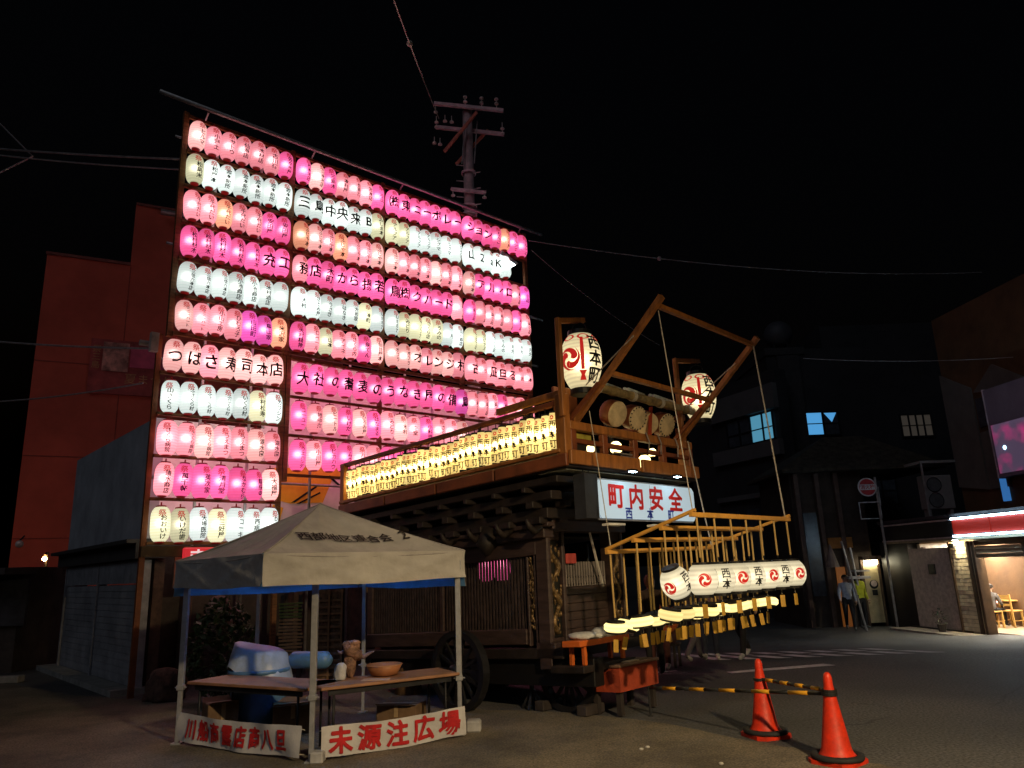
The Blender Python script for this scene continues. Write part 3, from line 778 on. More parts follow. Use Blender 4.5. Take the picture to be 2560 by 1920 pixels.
def carved_post(u0, u1, v0, v1, z0, z1, seed):
    p = part('post', WOODK, (u0, u0 + 0.055, v0, v1, z0, z1), (u1 - 0.055, u1, v0, v1, z0, z1), (u0 + 0.055, u1 - 0.055, v0 + 0.03, v1, z0, z0 + 0.18), (u0 + 0.055, u1 - 0.055, v0 + 0.03, v1, z1 - 0.10, z1))
    part('post_backing', BLACK, (u0 + 0.056, u1 - 0.056, v0 + 0.05, v1 - 0.01, z0 + 0.18, z1 - 0.10), parent=p)
    relief('f', u0 + 0.06, u1 - 0.06, z0 + 0.19, z1 - 0.11, v0 + 0.045, seed).build('dragon_carving', GOLD, p, smooth=True)
carved_post(0.42, 0.74, 0.72, 0.88, 0.70, 2.10, 3); carved_post(1.66, 1.96, 0.72, 0.88, 0.70, 2.10, 8)
part('post_side', WOODK, (0.40, 0.418, 0.72, 0.90, 0.55, 2.10))
p = part('post', WOODK, (0.42, 0.54, 0.93, 0.965, 0.80, 2.02), (0.42, 0.54, 1.055, 1.09, 0.80, 2.02))
relief('s', 0.967, 1.053, 0.98, 1.85, 0.445, 5).build('carving', GOLD, p, smooth=True)
part('post_backing', BLACK, (0.47, 0.53, 0.966, 1.054, 0.8, 2.0), parent=p)
# side: sill, lattice of thin slats, lintel
part('sill', WOODK, (0.40, 0.56, 1.10, 4.3, 0.82, 1.00)); part('lintel', WOODK, (0.40, 0.56, 0.90, 4.3, 1.84, 2.03))
part('corner_post', WOODK, (0.41, 0.55, 4.18, 4.30, 1.0, 1.84)); part('mid_post', WOODK, (0.43, 0.53, 2.62, 2.70, 1.0, 1.84))
lat = part('lattice_rail', WOODD, (0.47, 0.50, 1.10, 4.18, 1.30, 1.325), (0.47, 0.50, 1.10, 4.18, 1.56, 1.585))
sl = local = None
v = 1.125
while v < 4.16:
    if not 2.60 < v < 2.72:
        mb = MB(MF); mb.box(0.445, 0.472, v, v + 0.024, 1.0, 1.84); mb.build('slat', pmat('slat_dark', (0.05, 0.034, 0.032), 0.55, 0.35, 9), lat)
    v += 0.055
part('inner_wall', BLACK, (1.80, 1.84, 1.2, 2.4, 0.8, 2.0), (1.80, 1.84, 2.4, 4.2, 0.8, 1.1), (1.80, 1.84, 2.4, 4.2, 1.96, 2.0)); part('rear_wall', BLACK, (0.6, 1.8, 4.2, 4.25, 0.8, 1.2))
part('inner_floor', DARKW, (0.58, 1.8, 1.1, 4.2, 0.785, 0.81)); part('ceiling', BLACK, (0.58, 1.9, 0.95, 4.2, 2.04, 2.07))
# front: boarded panel below, small lattice above, top beam
for k in range(6):
    part('front_board', WOODK, (0.745, 1.655, 0.80, 0.83, 0.86 + k*0.098, 0.955 + k*0.098), ch=0.006)
fr_ = part('front_lattice_rail', WOODD, (0.75, 1.65, 0.80, 0.83, 1.46, 1.485), (0.75, 1.65, 0.80, 0.83, 1.55, 1.57))
for k in range(17):
    mb = MB(MF); mb.box(0.77 + k*0.052, 0.79 + k*0.052, 0.795, 0.815, 1.45, 1.74); mb.build('slat', pmat('slat_grey', (0.24, 0.21, 0.2), 0.6), fr_)
part('front_sill', WOODK, (0.40, 1.98, 0.66, 0.95, 0.66, 0.84)); part('front_beam', WOODK, (0.36, 2.02, 0.70, 0.88, 2.10, 2.24))
part('carved_bracket', WOODK, (0.44, 0.72, 0.64, 0.70, 2.12, 2.34), (0.5, 0.66, 0.58, 0.64, 2.2, 2.38))
mb = MB(MF); mb.bar((1.12, 0.62, 2.08), (1.44, 0.7, 1.42), 0.022); mb.build('prop_stick', pmat('pale_stick', (0.6, 0.55, 0.5), 0.6), FT)
part('hanging_cloth', pmat('red_cloth', (0.5, 0.07, 0.06), 0.8), (0.78, 0.98, 0.74, 0.76, 1.72, 1.84))
# beams and stepped brackets below the deck
part('side_beam', WOODK, (0.30, 0.42, 0.60, 4.4, 2.15, 2.20), (0.34, 0.52, 0.7, 4.4, 2.03, 2.148))
part('bracket_tier', WOODD, (0.26, 2.15, 0.56, 4.4, 2.24, 2.36), (0.18, 2.3, 0.42, 4.5, 2.44, 2.54), (0.08, 2.6, 0.24, 4.6, 2.60, 2.68))
for k in range(8):
    v = 0.66 + k*0.5
    part('bracket', WOODD, (0.12, 0.30, v, v + 0.12, 2.36, 2.44), (0.02, 0.30, v + 0.03, v + 0.09, 2.54, 2.60), (0.20, 0.34, v - 0.03, v + 0.15, 2.18, 2.26))
    mb = MB(MF); mb.tube([(0.30, v + 0.06, 2.16), (0.18, v + 0.06, 2.10), (0.10, v + 0.06, 2.16), (0.06, v + 0.06, 2.24)], [0.05, 0.045, 0.035, 0.015], 7); mb.build('carved_nose', WOODD, FT, smooth=True)
for k in range(5):
    u = 0.4 + k*0.42
    part('bracket', WOODD, (u, u + 0.12, 0.40, 0.56, 2.36, 2.44), (u + 0.03, u + 0.09, 0.24, 0.5, 2.54, 2.60))
for v, z in ((1.6, 2.28), (2.7, 2.2)):
    mb = MB(MF); mb.tube([(0.33, v, 2.22), (0.26, v, 2.02), (0.28, v, 1.9)], [0.10, 0.13, 0.04], 9); mb.build('carved_pendant', WOODD, FT, smooth=True)
# the deck
part('deck', WOODD, (0.0, 2.84, 0.02, 4.7, 2.73, 2.80)); part('soffit', pmat('pale_soffit', (0.42, 0.44, 0.36), 0.6), (0.06, 2.76, 0.08, 0.5, 2.715, 2.728))
for v0, v1 in ((0.0, 1.12), (1.15, 2.2), (2.23, 3.3), (3.33, 4.45)):
    part('fascia', WOODR, (-0.03, 0.02, v0, v1, 2.74, 2.88))
for u0, u1 in ((0.0, 1.4), (1.43, 2.84)):
    part('fascia', WOODO, (u0 + 0.03, u1, -0.03, 0.015, 2.76, 2.92))
part('side_rail', WOODO, (-0.02, 0.05, 0.1, 4.45, 2.905, 2.95)); part('side_top_beam', WOODR, (0.02, 0.09, 0.10, 4.5, 3.46, 3.52))
part('side_post', WOODO, (0.0, 0.11, 0.02, 0.16, 2.88, 3.58)); part('side_post', WOODO, (0.0, 0.09, 4.36, 4.46, 2.3, 3.5)); part('side_post', IRON, (0.05, 0.08, 1.45, 1.48, 2.95, 3.46)); part('side_post', IRON, (0.05, 0.08, 2.95, 2.98, 2.95, 3.46))
part('rear_post', pmat('wood_gold', (0.5, 0.3, 0.06), 0.5), (0.5, 0.62, 4.4, 4.52, 1.6, 2.7)); part('rear_post', pmat('wood_gold', (0.5, 0.3, 0.06)), (1.0, 1.12, 4.4, 4.52, 1.6, 2.7))
mb = MB(MF); mb.bar((0.04, 4.4, 2.35), (0.04, 4.95, 2.05), 0.05); mb.bar((0.04, 4.45, 2.6), (0.04, 4.9, 2.9), 0.045); mb.build('brace', WOODR, FT)
part('back_panel', WOODD, (0.22, 0.25, 0.2, 4.4, 2.82, 3.2))
# front railing: two rails, posts, and lower boards with gaps
part('front_rail', WOODO, (0.11, 2.80, 0.02, 0.10, 3.17, 3.27)); part('front_rail', WOODR, (0.11, 2.78, 0.03, 0.09, 3.02, 3.075))
for u in (0.12, 0.72, 1.36, 2.02, 2.70):
    part('railing_post', WOODR, (u, u + 0.10, 0.025, 0.095, 2.92, 3.17))
part('rail_fitting', STEEL, (0.9, 1.3, 0.015, 0.02, 2.955, 2.975), (1.05, 1.35, 0.014, 0.019, 2.93, 2.94))
part('porch_floor', WOODD, (0.30, 1.30, 0.18, 0.66, 0.52, 0.595)); part('front_corner_post', WOODO, (2.72, 2.82, 0.11, 0.22, 2.8, 3.5)); part('front_side_plank', WOODR, (0.18, 0.62, 0.30, 0.34, 3.28, 3.75)); part('front_side_plank', WOODR, (2.35, 2.70, 0.30, 0.34, 3.28, 3.6))
part('yellow_panel', pmat('yellow_cloth', (0.45, 0.40, 0.06), 0.8), (0.20, 0.62, 0.12, 0.14, 3.05, 3.17))
part('back_board', WOODD, (0.3, 2.75, 1.3, 1.34, 2.82, 3.5))
part('inner_post', WOODD, (0.55, 0.65, 1.05, 1.15, 2.8, 3.8)); part('inner_post', WOODD, (2.3, 2.4, 1.05, 1.15, 2.8, 3.8))
part('roof_bar', WOODO, (0.1, 0.18, 0.05, 1.2, 3.58, 3.66)); part('roof_bar', WOODR, (2.66, 2.74, 0.05, 1.2, 3.58, 3.66))
# thick bamboo pole wrapped with rope, across the front
mb = MB(MF); pts = []; rs = []
for i in range(23):
    t = i/22; pts.append((0.62 + 2.36*t, 0.06, 3.76 - 0.02*t)); rs.append(0.052 + (0.012 if i % 4 == 0 else 0.0))
mb.tube(pts, rs, 12); bp_ = mb.build('bamboo_pole', pmat('bamboo', (0.34, 0.25, 0.11), 0.6, 0.35, 12), FT, smooth=True)
for u in (0.7, 1.45, 2.1, 2.8):
    mb = MB(MF)
    for k in range(4): mb.lathe([(0.058, -0.008), (0.066, -0.004), (0.066, 0.004), (0.058, 0.008)], 12, M=T(u + k*0.018, 0.06, 3.75) @ RY(R(90)))
    mb.build('rope_binding', ROPE, bp_)
# tubes lying on the pole (folded poles with green-white tape)
for k, (u0, u1) in enumerate(((0.85, 1.32), (1.5, 1.86), (2.1, 2.62))):
    for j in range(2):
        mb = MB(MF); mb.tube([(u0, 0.14 + j*0.06, 3.87 + 0.02*j), (u1, 0.14 + j*0.06, 3.84 + 0.02*j)], 0.024, 8); mb.build('spare_tube', pmat('tube_green_white', (0.55, 0.62, 0.58), 0.4, 0.45, 4), FT, smooth=True)
# tilted swing frame that carries the hanging lanterns: two arms, end bar, middle bar
TIPL, TIPR = (0.06, -1.30, 4.27), (2.28, -1.30, 4.27)
BSL, BSR = (0.24, 0.04, 3.28), (2.52, 0.04, 3.28)
def lerp3(a, b, t): return tuple(x + (y - x)*t for x, y in zip(a, b))
for a, b in ((BSL, TIPL), (BSR, TIPR)):
    mb = MB(MF); mb.bar(a, lerp3(a, b, 1.03), 0.058, 0.064); mb.build('swing_arm', WOODO, FT)
mb = MB(MF); mb.bar((TIPL[0] + .04, TIPL[1] + .03, TIPL[2] - .05), (TIPR[0] - .04, TIPR[1] + .03, TIPR[2] - .05), 0.045, 0.048); mb.build('swing_end_bar', WOODO, FT)
ml, mr_ = lerp3(BSL, TIPL, 0.42), lerp3(BSR, TIPR, 0.42)
mb = MB(MF); mb.bar((ml[0] + .04, ml[1], ml[2]), (mr_[0] - .04, mr_[1], mr_[2]), 0.05, 0.05); mb.build('swing_mid_bar', WOODO, FT)
for a, b in ((BSL, TIPL), (BSR, TIPR)):
    q = lerp3(a, b, 0.6); mb = MB(MF); mb.bar((a[0] - .10, a[1] + .02, a[2]), lerp3((a[0] - .10, a[1] + .02, a[2]), q, .55), 0.04, 0.045); mb.build('arm_stay', WOODR, FT)

# ropes of the swing frame
def rope(label, a, b, r=0.007, sag=0.0, m=ROPE):
    mb = MB(); a, b = Vector(a), Vector(b); pts = []
    for i in range(9):
        t = i/8; p = a.lerp(b, t); p.z -= sag*4*t*(1 - t); pts.append(p)
    mb.tube(pts, r, 6); return tag(mb.build('rope', m), label, 'rope')
# hanging lantern frame: outer (near) edge under the arm tips, falls towards the float
HF = [(0.28, -1.33, 2.04), (2.52, -1.33, 2.04), (2.46, -0.30, 1.80), (0.24, -0.30, 1.77)]
rope('pale rope from right swing arm tip down to hanging lantern frame', fp(TIPR[0] - .02, -1.28, 4.2), fp(2.50, -1.31, 2.07), 0.009)
rope('thin rope from left swing arm tip to the bamboo pole', fp(TIPL[0] + .05, -1.25, 4.18), fp(0.34, -1.30, 2.07), 0.0055)
rope('thick pale rope from right big lantern bracket to hanging frame', fp(2.62, -0.02, 3.26), fp(2.44, -0.32, 1.83), 0.009)
rope('thin line past the left of the red-lettered sign', fp(0.40, -0.04, 3.4), fp(0.27, -0.31, 1.80), 0.0055)
rope('stay rope from left swing arm tip back to big lantern', fp(TIPL[0], -0.95, 3.98), fp(0.35, 0.1, 3.62), 0.008)
rope('stay rope from right swing arm tip back to second big lantern', fp(TIPR[0], -1.0, 4.05), fp(2.75, 0.1, 3.72), 0.008)

# ---- side row of yellow lanterns
YP = paper_mat('paper_yellow', (1.0, 0.78, 0.30), 0.95, 0.6, 0.4, 0.12, 0.6)
YH, YR = 0.42, 0.066
def yrad(z): return YR*(1 - 0.34*min(1, abs(z)/(YH/2))**3)
ybody = local_mesh(MB().lathe([(yrad((i/10*2 - 1)*YH/2), (i/10*2 - 1)*YH/2) for i in range(11)], 14), 'yellow_paper', YP, True)
yr_ = yrad(YH/2)
mbk = MB(); mbk.lathe([(yr_*0.5, -YH/2 - .03), (yr_ + .002, -YH/2 - .028), (yr_ + .003, -YH/2 + .003)], 12, cap=True)
ybase = local_mesh(mbk, 'yellow_base', BLACK, True)
mbk = MB(); mbk.lathe([(yr_ + .003, YH/2 - .003), (yr_ + .002, YH/2 + .02), (yr_*0.5, YH/2 + .022)], 12, cap=True); mbk.tube([(0,0,YH/2 + .02), (0,0,YH/2 + .09)], 0.006, 5)
ytop = local_mesh(mbk, 'yellow_top', BLACK, True)
ybulb = local_mesh(MB().ball((0, 0, 0.02), 0.028, 8, 6), 'yellow_bulb', emat('bulb_yellow', (1.0, 0.88, 0.55), 40), True)
ytxt = local_mesh(wrap([[(x, y - 0.04) for x, y in t] for t in layout('西本町', 0.108, True, 1.02, 0.018, 0.95)], yrad, 0.0, 0.002, 0.02), 'yellow_lettering', INK)
ymark = local_mesh(wrap([[(x, y + 0.155) for x, y in t] for t in tomoe(0.03, 6)], lambda z: yrad(z), 0, 0.002, 0.02), 'yellow_crest', LRED)
def word_ord(n):
    if n <= 13: return ORD[n-1]
    return {14: 'fourteenth', 15: 'fifteenth', 16: 'sixteenth', 17: 'seventeenth', 18: 'eighteenth', 19: 'nineteenth', 20: 'twentieth', 30: 'thirtieth'}.get(n) or ('twenty-' + ORD[n - 21] if n < 30 else 'thirty-' + ORD[n - 31])
for i in range(35):
    v = 0.225 + i*0.1185
    root = bpy.data.objects.new('deck_lantern', None); col.objects.link(root); root.empty_display_size = 0.05
    root.location = fp(0.055 + random.uniform(-.006, .006), v, 3.175 + random.uniform(-.02, .02))
    root.rotation_euler = (random.gauss(0, .05), random.gauss(0, .05), -FA + 0.3 + random.uniform(-.3, .3))
    tag(root, 'slim yellow lantern lettered 西本町, %s from corner post along float side' % word_ord(i + 1), 'lantern', 'yellow lanterns along the float deck')
    b = child('paper_shade', ybody, root); child('base_ring', ybase, root); child('top_ring', ytop, root); child('bulb', ybulb, root); child('lettering', ytxt, b); child('crest', ymark, b)

# ---- two big lanterns on wooden brackets
BIGP = paper_mat('paper_big_cream', (0.98, 0.84, 0.50), 0.68, 0.35, 0.0, 0.26, 0.7)
def brad(z, H=0.66, Rm=0.245):
    t = min(1, abs(z)/(H/2)); return Rm*(1 - (0.42*t**3.0 if z > 0 else 0.45*t**2.0))
def big_lantern(u, v, zc, label, blabel, bu):
    o = fp(u, v, zc)
    root = thing('big_lantern', label, 'lantern', tuple(o), 'big lettered lanterns on the float')
    Mw = T(*o) @ RZ(R(-6 if u < 1 else -15))
    prof = []
    for i in range(57):
        z = (i/56*2 - 1)*0.33; prof.append((brad(z) - (0.0035 if i % 2 else 0), z))
    mb = MB(Mw); mb.lathe(prof, 32); b = mb.build('paper_shade', BIGP, root, smooth=True)
    rr = brad(0.33)
    mb = MB(Mw); mb.lathe([(rr*.9, -.335), (rr + .006, -.33), (rr + .008, -.395), (rr*.9, -.40)], 20, cap=True); mb.build('bottom_ring', BLACK, root)
    mb = MB(Mw); mb.lathe([(rr + .008, .33), (rr + .004, .385), (rr*.8, .39)], 20, cap=True); mb.build('top_ring', BLACK, root)
    mb = MB(Mw); mb.tube([(-.1, 0, .38), (-.07, 0, .47), (0, 0, .5), (.07, 0, .47), (.1, 0, .38)], 0.008, 6); mb.build('handle', IRON, root)
    mb = MB(Mw); mb.ball((0, 0, 0), 0.05, 10, 8); mb.build('bulb', emat('bulb_big', (1.0, .9, .65), 26), root, smooth=True)
    def on(tr, turn, m, nm, dx=0, dz=0, lim=0.04):
        mb = wrap([[(x + dx, y + dz) for x, y in t] for t in tr], brad, turn, 0.004, lim); mb.v = [Mw @ p for p in mb.v]; mb.build(nm, m, b)
    on(tomoe(0.15, 14), -0.58, LRED, 'crest')
    on(rect(-.022, .022, -.14, .26), 0.08, LRED, 'stripe')
    on(polyt([(-.05, -.26), (.05, -.26), (.022, -.20), (.05, -.15), (-.05, -.15), (-.022, -.20)]), 0.08, LRED, 'stripe_foot')
    for a in (-0.75, 0.22, 1.2):
        ann = []
        for k in range(18):
            c0, c1 = 2*math.pi*k/18, 2*math.pi*(k+1)/18
            P = [(q*math.cos(c)*1.3, 0.272 + q*math.sin(c)*.55) for q, c in ((.05, c0), (.075, c0), (.075, c1), (.05, c1))]
            ann += [[P[0], P[1], P[2]], [P[0], P[2], P[3]]]
        on(ann, a, LRED, 'top_petal')
    on(layout('西本町', 0.20, True, 0.98, 0.004) + layout('西本町', 0.20, True, 0.98, 0.004, 1.0, (.03, .015)) + layout('西本町', 0.20, True, 0.98, 0.004, 1.0, (-.03, -.015)) + layout('西本町', 0.20, True, 0.98, 0.004, 1.0, (.01, -.03)), 0.80, INK, 'lettering')
    br = thing('lantern_bracket', blabel, 'bracket', tuple(fp(bu, v, 3.3)), 'brackets of the big lanterns')
    mb = MB(MF); mb.cbox(bu - .03, bu + .03, v - .03, v + .03, 3.3, 4.47, 0.006); mb.build('upright', WOODO, br)
    mb = MB(MF); mb.bar((bu + .03, v, 4.44), (u + .10, v, 4.55), 0.05, 0.06); mb.build('arm', WOODO, br)
    mb = MB(MF); mb.tube([(u, v, zc + .49), (u, v, 4.5)], 0.008, 6); mb.build('hook', IRON, br)
big_lantern(0.38, 0.02, 4.0, 'large cream lantern lettered 西本町 above the near corner of float', 'wooden bracket carrying the near big lantern', -0.02)
big_lantern(3.20, 0.06, 3.98, 'large cream lantern lettered 西本町 beyond the far swing arm', 'wooden bracket carrying the far big lantern', 2.62)

# ---- drums hung across the front
HIDE = pmat('drum_hide', (0.70, 0.56, 0.34), 0.7, 0.18, 7, 0.1)
def drum(u, v, z, r, tacks, label, yaw=0.0):
    dx_ = FU*math.cos(yaw) + FV*math.sin(yaw); dy_ = Vector((0, 0, 1))*math.cos(.35) + dx_.cross(Vector((0, 0, 1)))*math.sin(.35)
    o = fp(u, v, z); root = thing('drum', label, 'drum', tuple(o))
    M = T(*o) @ RZ(-FA + math.pi/2 + yaw) @ RX(R(-90)) if False else basis(o, dx_, dy_, dx_.cross(dy_))
    mb = MB(M); mb.lathe([(r*.93, 0.0), (r, -.03), (r*1.03, -.09), (r, -.15), (r*.93, -.18)], 26); mb.build('shell', WOODR, root, smooth=True)
    mb = MB(M); mb.lathe([(0.001, .004), (r*.9, .004), (r*.97, -.002), (r*1.0, -.012)], 26); mb.build('skin', HIDE, root, smooth=True)
    mb = MB(M); mb.lathe([(r*.93, -.181), (0.001, -.184)], 20); mb.build('rear_skin', HIDE, root)
    if tacks:
        mb = MB(M)
        for k in range(18):
            a = 2*math.pi*k/18; mb.ball((r*.93*math.cos(a), r*.93*math.sin(a), .004), (.011, .011, .008), 6, 4)
            mb.bar((r*.84*math.cos(a), r*.84*math.sin(a), .006), (r*.93*math.cos(a), r*.93*math.sin(a), .006), .012, .004)
        mb.build('tacks', IRON, root)
    return root
drum(1.12, 0.06, 3.47, 0.165, False, 'plain pale drum hung left on the float front', -0.12)
drum(1.56, 0.06, 3.47, 0.16, True, 'pale drum with dark tacks hung second on the float front', -0.12)
drum(1.98, 0.2, 3.48, 0.16, False, 'dark edged drum hung third, turned away behind red strap', -0.75)
drum(2.26, 0.06, 3.46, 0.16, True, 'pale tacked drum hung nearest the far swing arm', -0.12)
mb = MB(MF)
for u in (1.96,): mb.bar((u + .05, .14, 3.70), (u - .08, .12, 3.22), 0.05, 0.012)
mb.build('drum_strap', pmat('red_strap', (0.45, 0.06, 0.02), 0.7), FT)
mb = MB(MF)
for u in (1.62, 1.90, 2.32): mb.tube([(u, 0.0, 3.28), (u + .02, -.03, 3.16), (u + .03, -.01, 3.08), (u - .01, -.03, 3.02)], 0.009, 6)
mb.build('rail_hook', STEEL, FT)
# warm lanterns glowing inside the deck, seen through the railing
for i, (u, v, z, s) in enumerate(((1.72, 0.55, 3.20, .075), (2.38, 0.55, 3.06, .085), (2.52, 0.5, 3.19, .055), (1.55, 0.6, 3.06, .05), (1.62, 0.9, 3.24, .05))):
    o = fp(u, v, z); root = thing('deck_lamp', 'small warm lamp glowing inside the deck, %s behind the front railing' % ['upper left and broad', 'lower right and largest', 'upper right', 'lower left', 'farthest back'][i], 'lamp', tuple(o), 'warm lamps inside the deck')
    mb = MB(); mb.lathe([(s*.55, -s), (s*1.0, -s*.7), (s*1.1, 0), (s*.95, s*.6), (s*.5, s)], 12, T(*o), cap=True); mb.build('shade', emat('lamp_warm', (1.0, .74, .30), 5), root, smooth=True)
    mb = MB(); mb.lathe([(s*.6, -s*1.25), (s*.62, -s*1.005)], 10, T(*o), cap=True); mb.build('base', BLACK, root)

# ---- lettered sign board hung at the front, lit from inside, plus two added unseen lamps
SG = thing('name_board', 'white sign board with red 町内安全 hung under the float deck', 'sign', tuple(fp(1.55, -0.02, 2.17)))
pts = [(0.48, 2.22), (0.53, 2.17), (2.57, 2.17), (2.62, 2.22), (2.62, 2.56), (2.57, 2.61), (0.53, 2.61), (0.48, 2.56)]
Msg = basis(MF @ Vector((0, -0.03, 0)), FU, (0, 0, 1), FU.cross(Vector((0, 0, 1))))
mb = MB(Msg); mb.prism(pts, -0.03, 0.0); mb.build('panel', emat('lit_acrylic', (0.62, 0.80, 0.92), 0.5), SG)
mb = MB(Msg); mb.prism([(a - (0.02 if a < 1.5 else -0.02), b - (0.02 if b < 2.4 else -0.02)) for a, b in pts], -0.05, -0.031); mb.build('rim', pmat('sign_rim', (0.25, 0.25, 0.27), 0.4), SG)
mb = MB(MF); mb.box(1.548, 1.552, -0.032, -0.0305, 2.18, 2.60); mb.build('seam', pmat('sign_rim', (0.25, 0.25, 0.27)), SG)
REDS = pmat('sign_red', (0.72, 0.02, 0.015), 0.5, 0.05, 3, 0.0); BLUS = pmat('sign_blue', (0.01, 0.03, 0.40), 0.5, 0.05, 3, 0.0)
for ch_, u, z in zip('町内安全', (0.83, 1.24, 1.68, 2.14), (2.435, 2.43, 2.43, 2.43)):
    flat_text(ch_, Msg @ Vector((u, z, 0)), FU, (0,0,1), 0.31, REDS, SG, bold=0.012, sx=1.08, heavy=0.022)
for ch_, u in zip('西本町', (1.06, 1.52, 2.0)):
    flat_text(ch_, Msg @ Vector((u, 2.235, 0)), FU, (0,0,1), 0.15, BLUS, SG, bold=0.01, heavy=0.016)
mb = MB(MF); mb.box(0.20, 0.44, -0.06, 0.10, 2.16, 2.66); SB = mb.build('side_box', pmat('dark_speaker', (0.03, 0.032, 0.04), 0.6), SG)
mb = MB(MF); mb.tube([(.28, .02, 2.66), (.28, .02, 2.72)], .006, 5); mb.tube([(.38, .02, 2.66), (.38, .02, 2.72)], .006, 5); mb.build('hook', IRON, SB)
for i, u in enumerate((0.95, 1.95)):
    o = fp(u, -0.20, 2.70)
    root = thing('sign_fill_lamp', 'added unseen cool lamp under the deck edge brightening the %s half of sign' % ('left', 'right')[i], 'lamp', tuple(o), 'lamps over the sign')
    mb = MB(MF); mb.cbox(u - .07, u + .07, -.24, -.17, 2.70, 2.725, .005); mb.build('housing', BLACK, root)
    mb = MB(MF); mb.box(u - .05, u + .05, -.23, -.18, 2.694, 2.698); mb.build('lens', emat('lamp_cool', (0.6, 0.85, 1.0), 60), root)
    mb = MB(MF); mb.bar((u, -.18, 2.715), (u, 0.0, 2.72), 0.015); mb.build('arm', IRON, root)
mb = MB(MF); mb.box(0.62, 0.95, -.05, .05, 2.09, 2.115); mb.box(1.55, 1.9, -.05, .05, 2.09, 2.115); mb.build('light_strip', pmat('strip_white', (.75, .72, .66), .4), SG)

# ---- hanging lantern frame with bamboo sticks, lanterns and wooden tags
HG = thing('suspended_rack', 'orange wooden lattice frame hung by ropes with lanterns on sticks', 'lantern frame', tuple(fp(1.4, -0.8, 1.9)))
RACKW = pmat('rack_glow_wood', (0.75, 0.38, 0.07), 0.5, 0.15, 5)  # lantern glow from below put into the golden wood colour
def hp(a, b):  # a along the frame, b from outer edge (0) to inner edge (1)
    p = lerp3(lerp3(HF[0], HF[1], a), lerp3(HF[3], HF[2], a), b); return Vector(p)
for b in (0.0, 0.34, 0.67, 1.0):
    mb = MB(MF); mb.bar(hp(-.02, b), hp(1.02, b), 0.035, 0.045); mb.build('cross_bar', RACKW, HG)
for a in (0.0, 1.0):
    mb = MB(MF); p, q = hp(a, -.03), hp(a, 1.03); mb.bar(p + Vector((0,0,.035)), q + Vector((0,0,.035)), 0.045, 0.03); mb.build('side_bar', RACKW, HG)
WP = paper_mat('paper_round_white', (1.0, 0.88, 0.60), 0.74, 0.3, 0.12, 0.10, 0.75); YF = paper_mat('paper_flat_yellow', (1.0, 0.82, 0.36), 0.95, 0.5, 0.4)
RH, RR_ = 0.285, 0.150
def rrad(z): 
    t = min(1, abs(z)/(RH/2)); return RR_*(1 - 0.42*t**2.4)
rbody = local_mesh(MB().lathe([(rrad((i/16*2 - 1)*RH/2), (i/16*2 - 1)*RH/2) for i in range(17)], 22), 'round_paper', WP, True)
r1_ = rrad(RH/2)
mbk = MB(); mbk.lathe([(r1_*.9, RH/2 - .002), (r1_ + .004, RH/2), (r1_ + .004, RH/2 + .022), (r1_*.6, RH/2 + .024)], 16, cap=True)
rtop = local_mesh(mbk, 'round_top', BLACK)
mbk = MB(); mbk.lathe([(r1_*.6, -RH/2 - .03), (r1_ + .004, -RH/2 - .028), (r1_ + .004, -RH/2 + .002)], 16, cap=True)
rbase = local_mesh(mbk, 'round_base', BLACK)
rbulb = local_mesh(MB().ball((0,0,0), .03, 8, 6), 'round_bulb', emat('bulb_round', (1.0, .9, .7), 6), True)
rcr = local_mesh(wrap(tomoe(0.072, 10), rrad, 0, 0.003, 0.02), 'round_crest', LRED)
rtx = local_mesh(wrap(layout('西本', 0.105, True, 1.0, 0.015), rrad, 0, 0.003, 0.02), 'round_lettering', INK)
FH, FR = 0.09, 0.124
fbody = local_mesh(MB().lathe([(FR*.8, -FH/2), (FR, -FH/4), (FR, FH/4), (FR*.8, FH/2)], 14), 'folded_paper', YF, True)
mbk = MB(); mbk.lathe([(FR*.7, FH/2 + .001), (FR*.83, FH/2), (FR*.83, FH/2 + .018), (FR*.5, FH/2 + .02)], 12, cap=True); mbk.lathe([(FR*.5, -FH/2 - .02), (FR*.83, -FH/2 - .018), (FR*.83, -FH/2)], 12, cap=True)
fring = local_mesh(mbk, 'folded_rings', BLACK)
tagm = MB(); tagm.tube([(0,0,0), (0,0,-.05)], .003, 4); tg1 = local_mesh(tagm, 'tag_cord', ROPE)
tagm = MB(); tagm.cbox(-.026, .026, -.007, .007, -.19, -.06, .003); tg2 = local_mesh(tagm, 'wooden_tag', pmat('tag_yellow_wood', (0.62, 0.36, 0.06), 0.5))
def stick(a, b, n, ln=.44):
    p = hp(a, b); q = p + Vector((random.uniform(-.008,.008), random.uniform(-.008,.008), -ln))
    o = MF @ q
    root = thing('hanging_stick', n, 'stick', tuple(o), 'sticks of the hanging frame')
    mb = MB(MF); mb.tube([q + Vector((0,0,.02)), (p+q)/2 + Vector((random.uniform(-.004,.004),0,0)), p - Vector((0,0,.03))], 0.011, 7); mb.build('bamboo', WOODY, root)
    mb = MB(MF); mb.tube([p - Vector((0,0,.03)), p], .004, 5); mb.build('wire_hook', IRON, root)
    mb = MB(MF); mb.tube([q + Vector((0,0,.02)), q - Vector((0,0,.01))], .005, 5); mb.build('end_hook', IRON, root)
    return o
def tagged(root, z):
    for nm, me in (('tag_cord', tg1), ('wooden_tag', tg2)):
        o = child(nm, me, root); o.location.z = z; o.rotation_euler.z = random.uniform(-1, 1)
CNT = ['first', 'second', 'third', 'fourth', 'fifth', 'sixth', 'seventh', 'eighth', 'ninth', 'tenth']
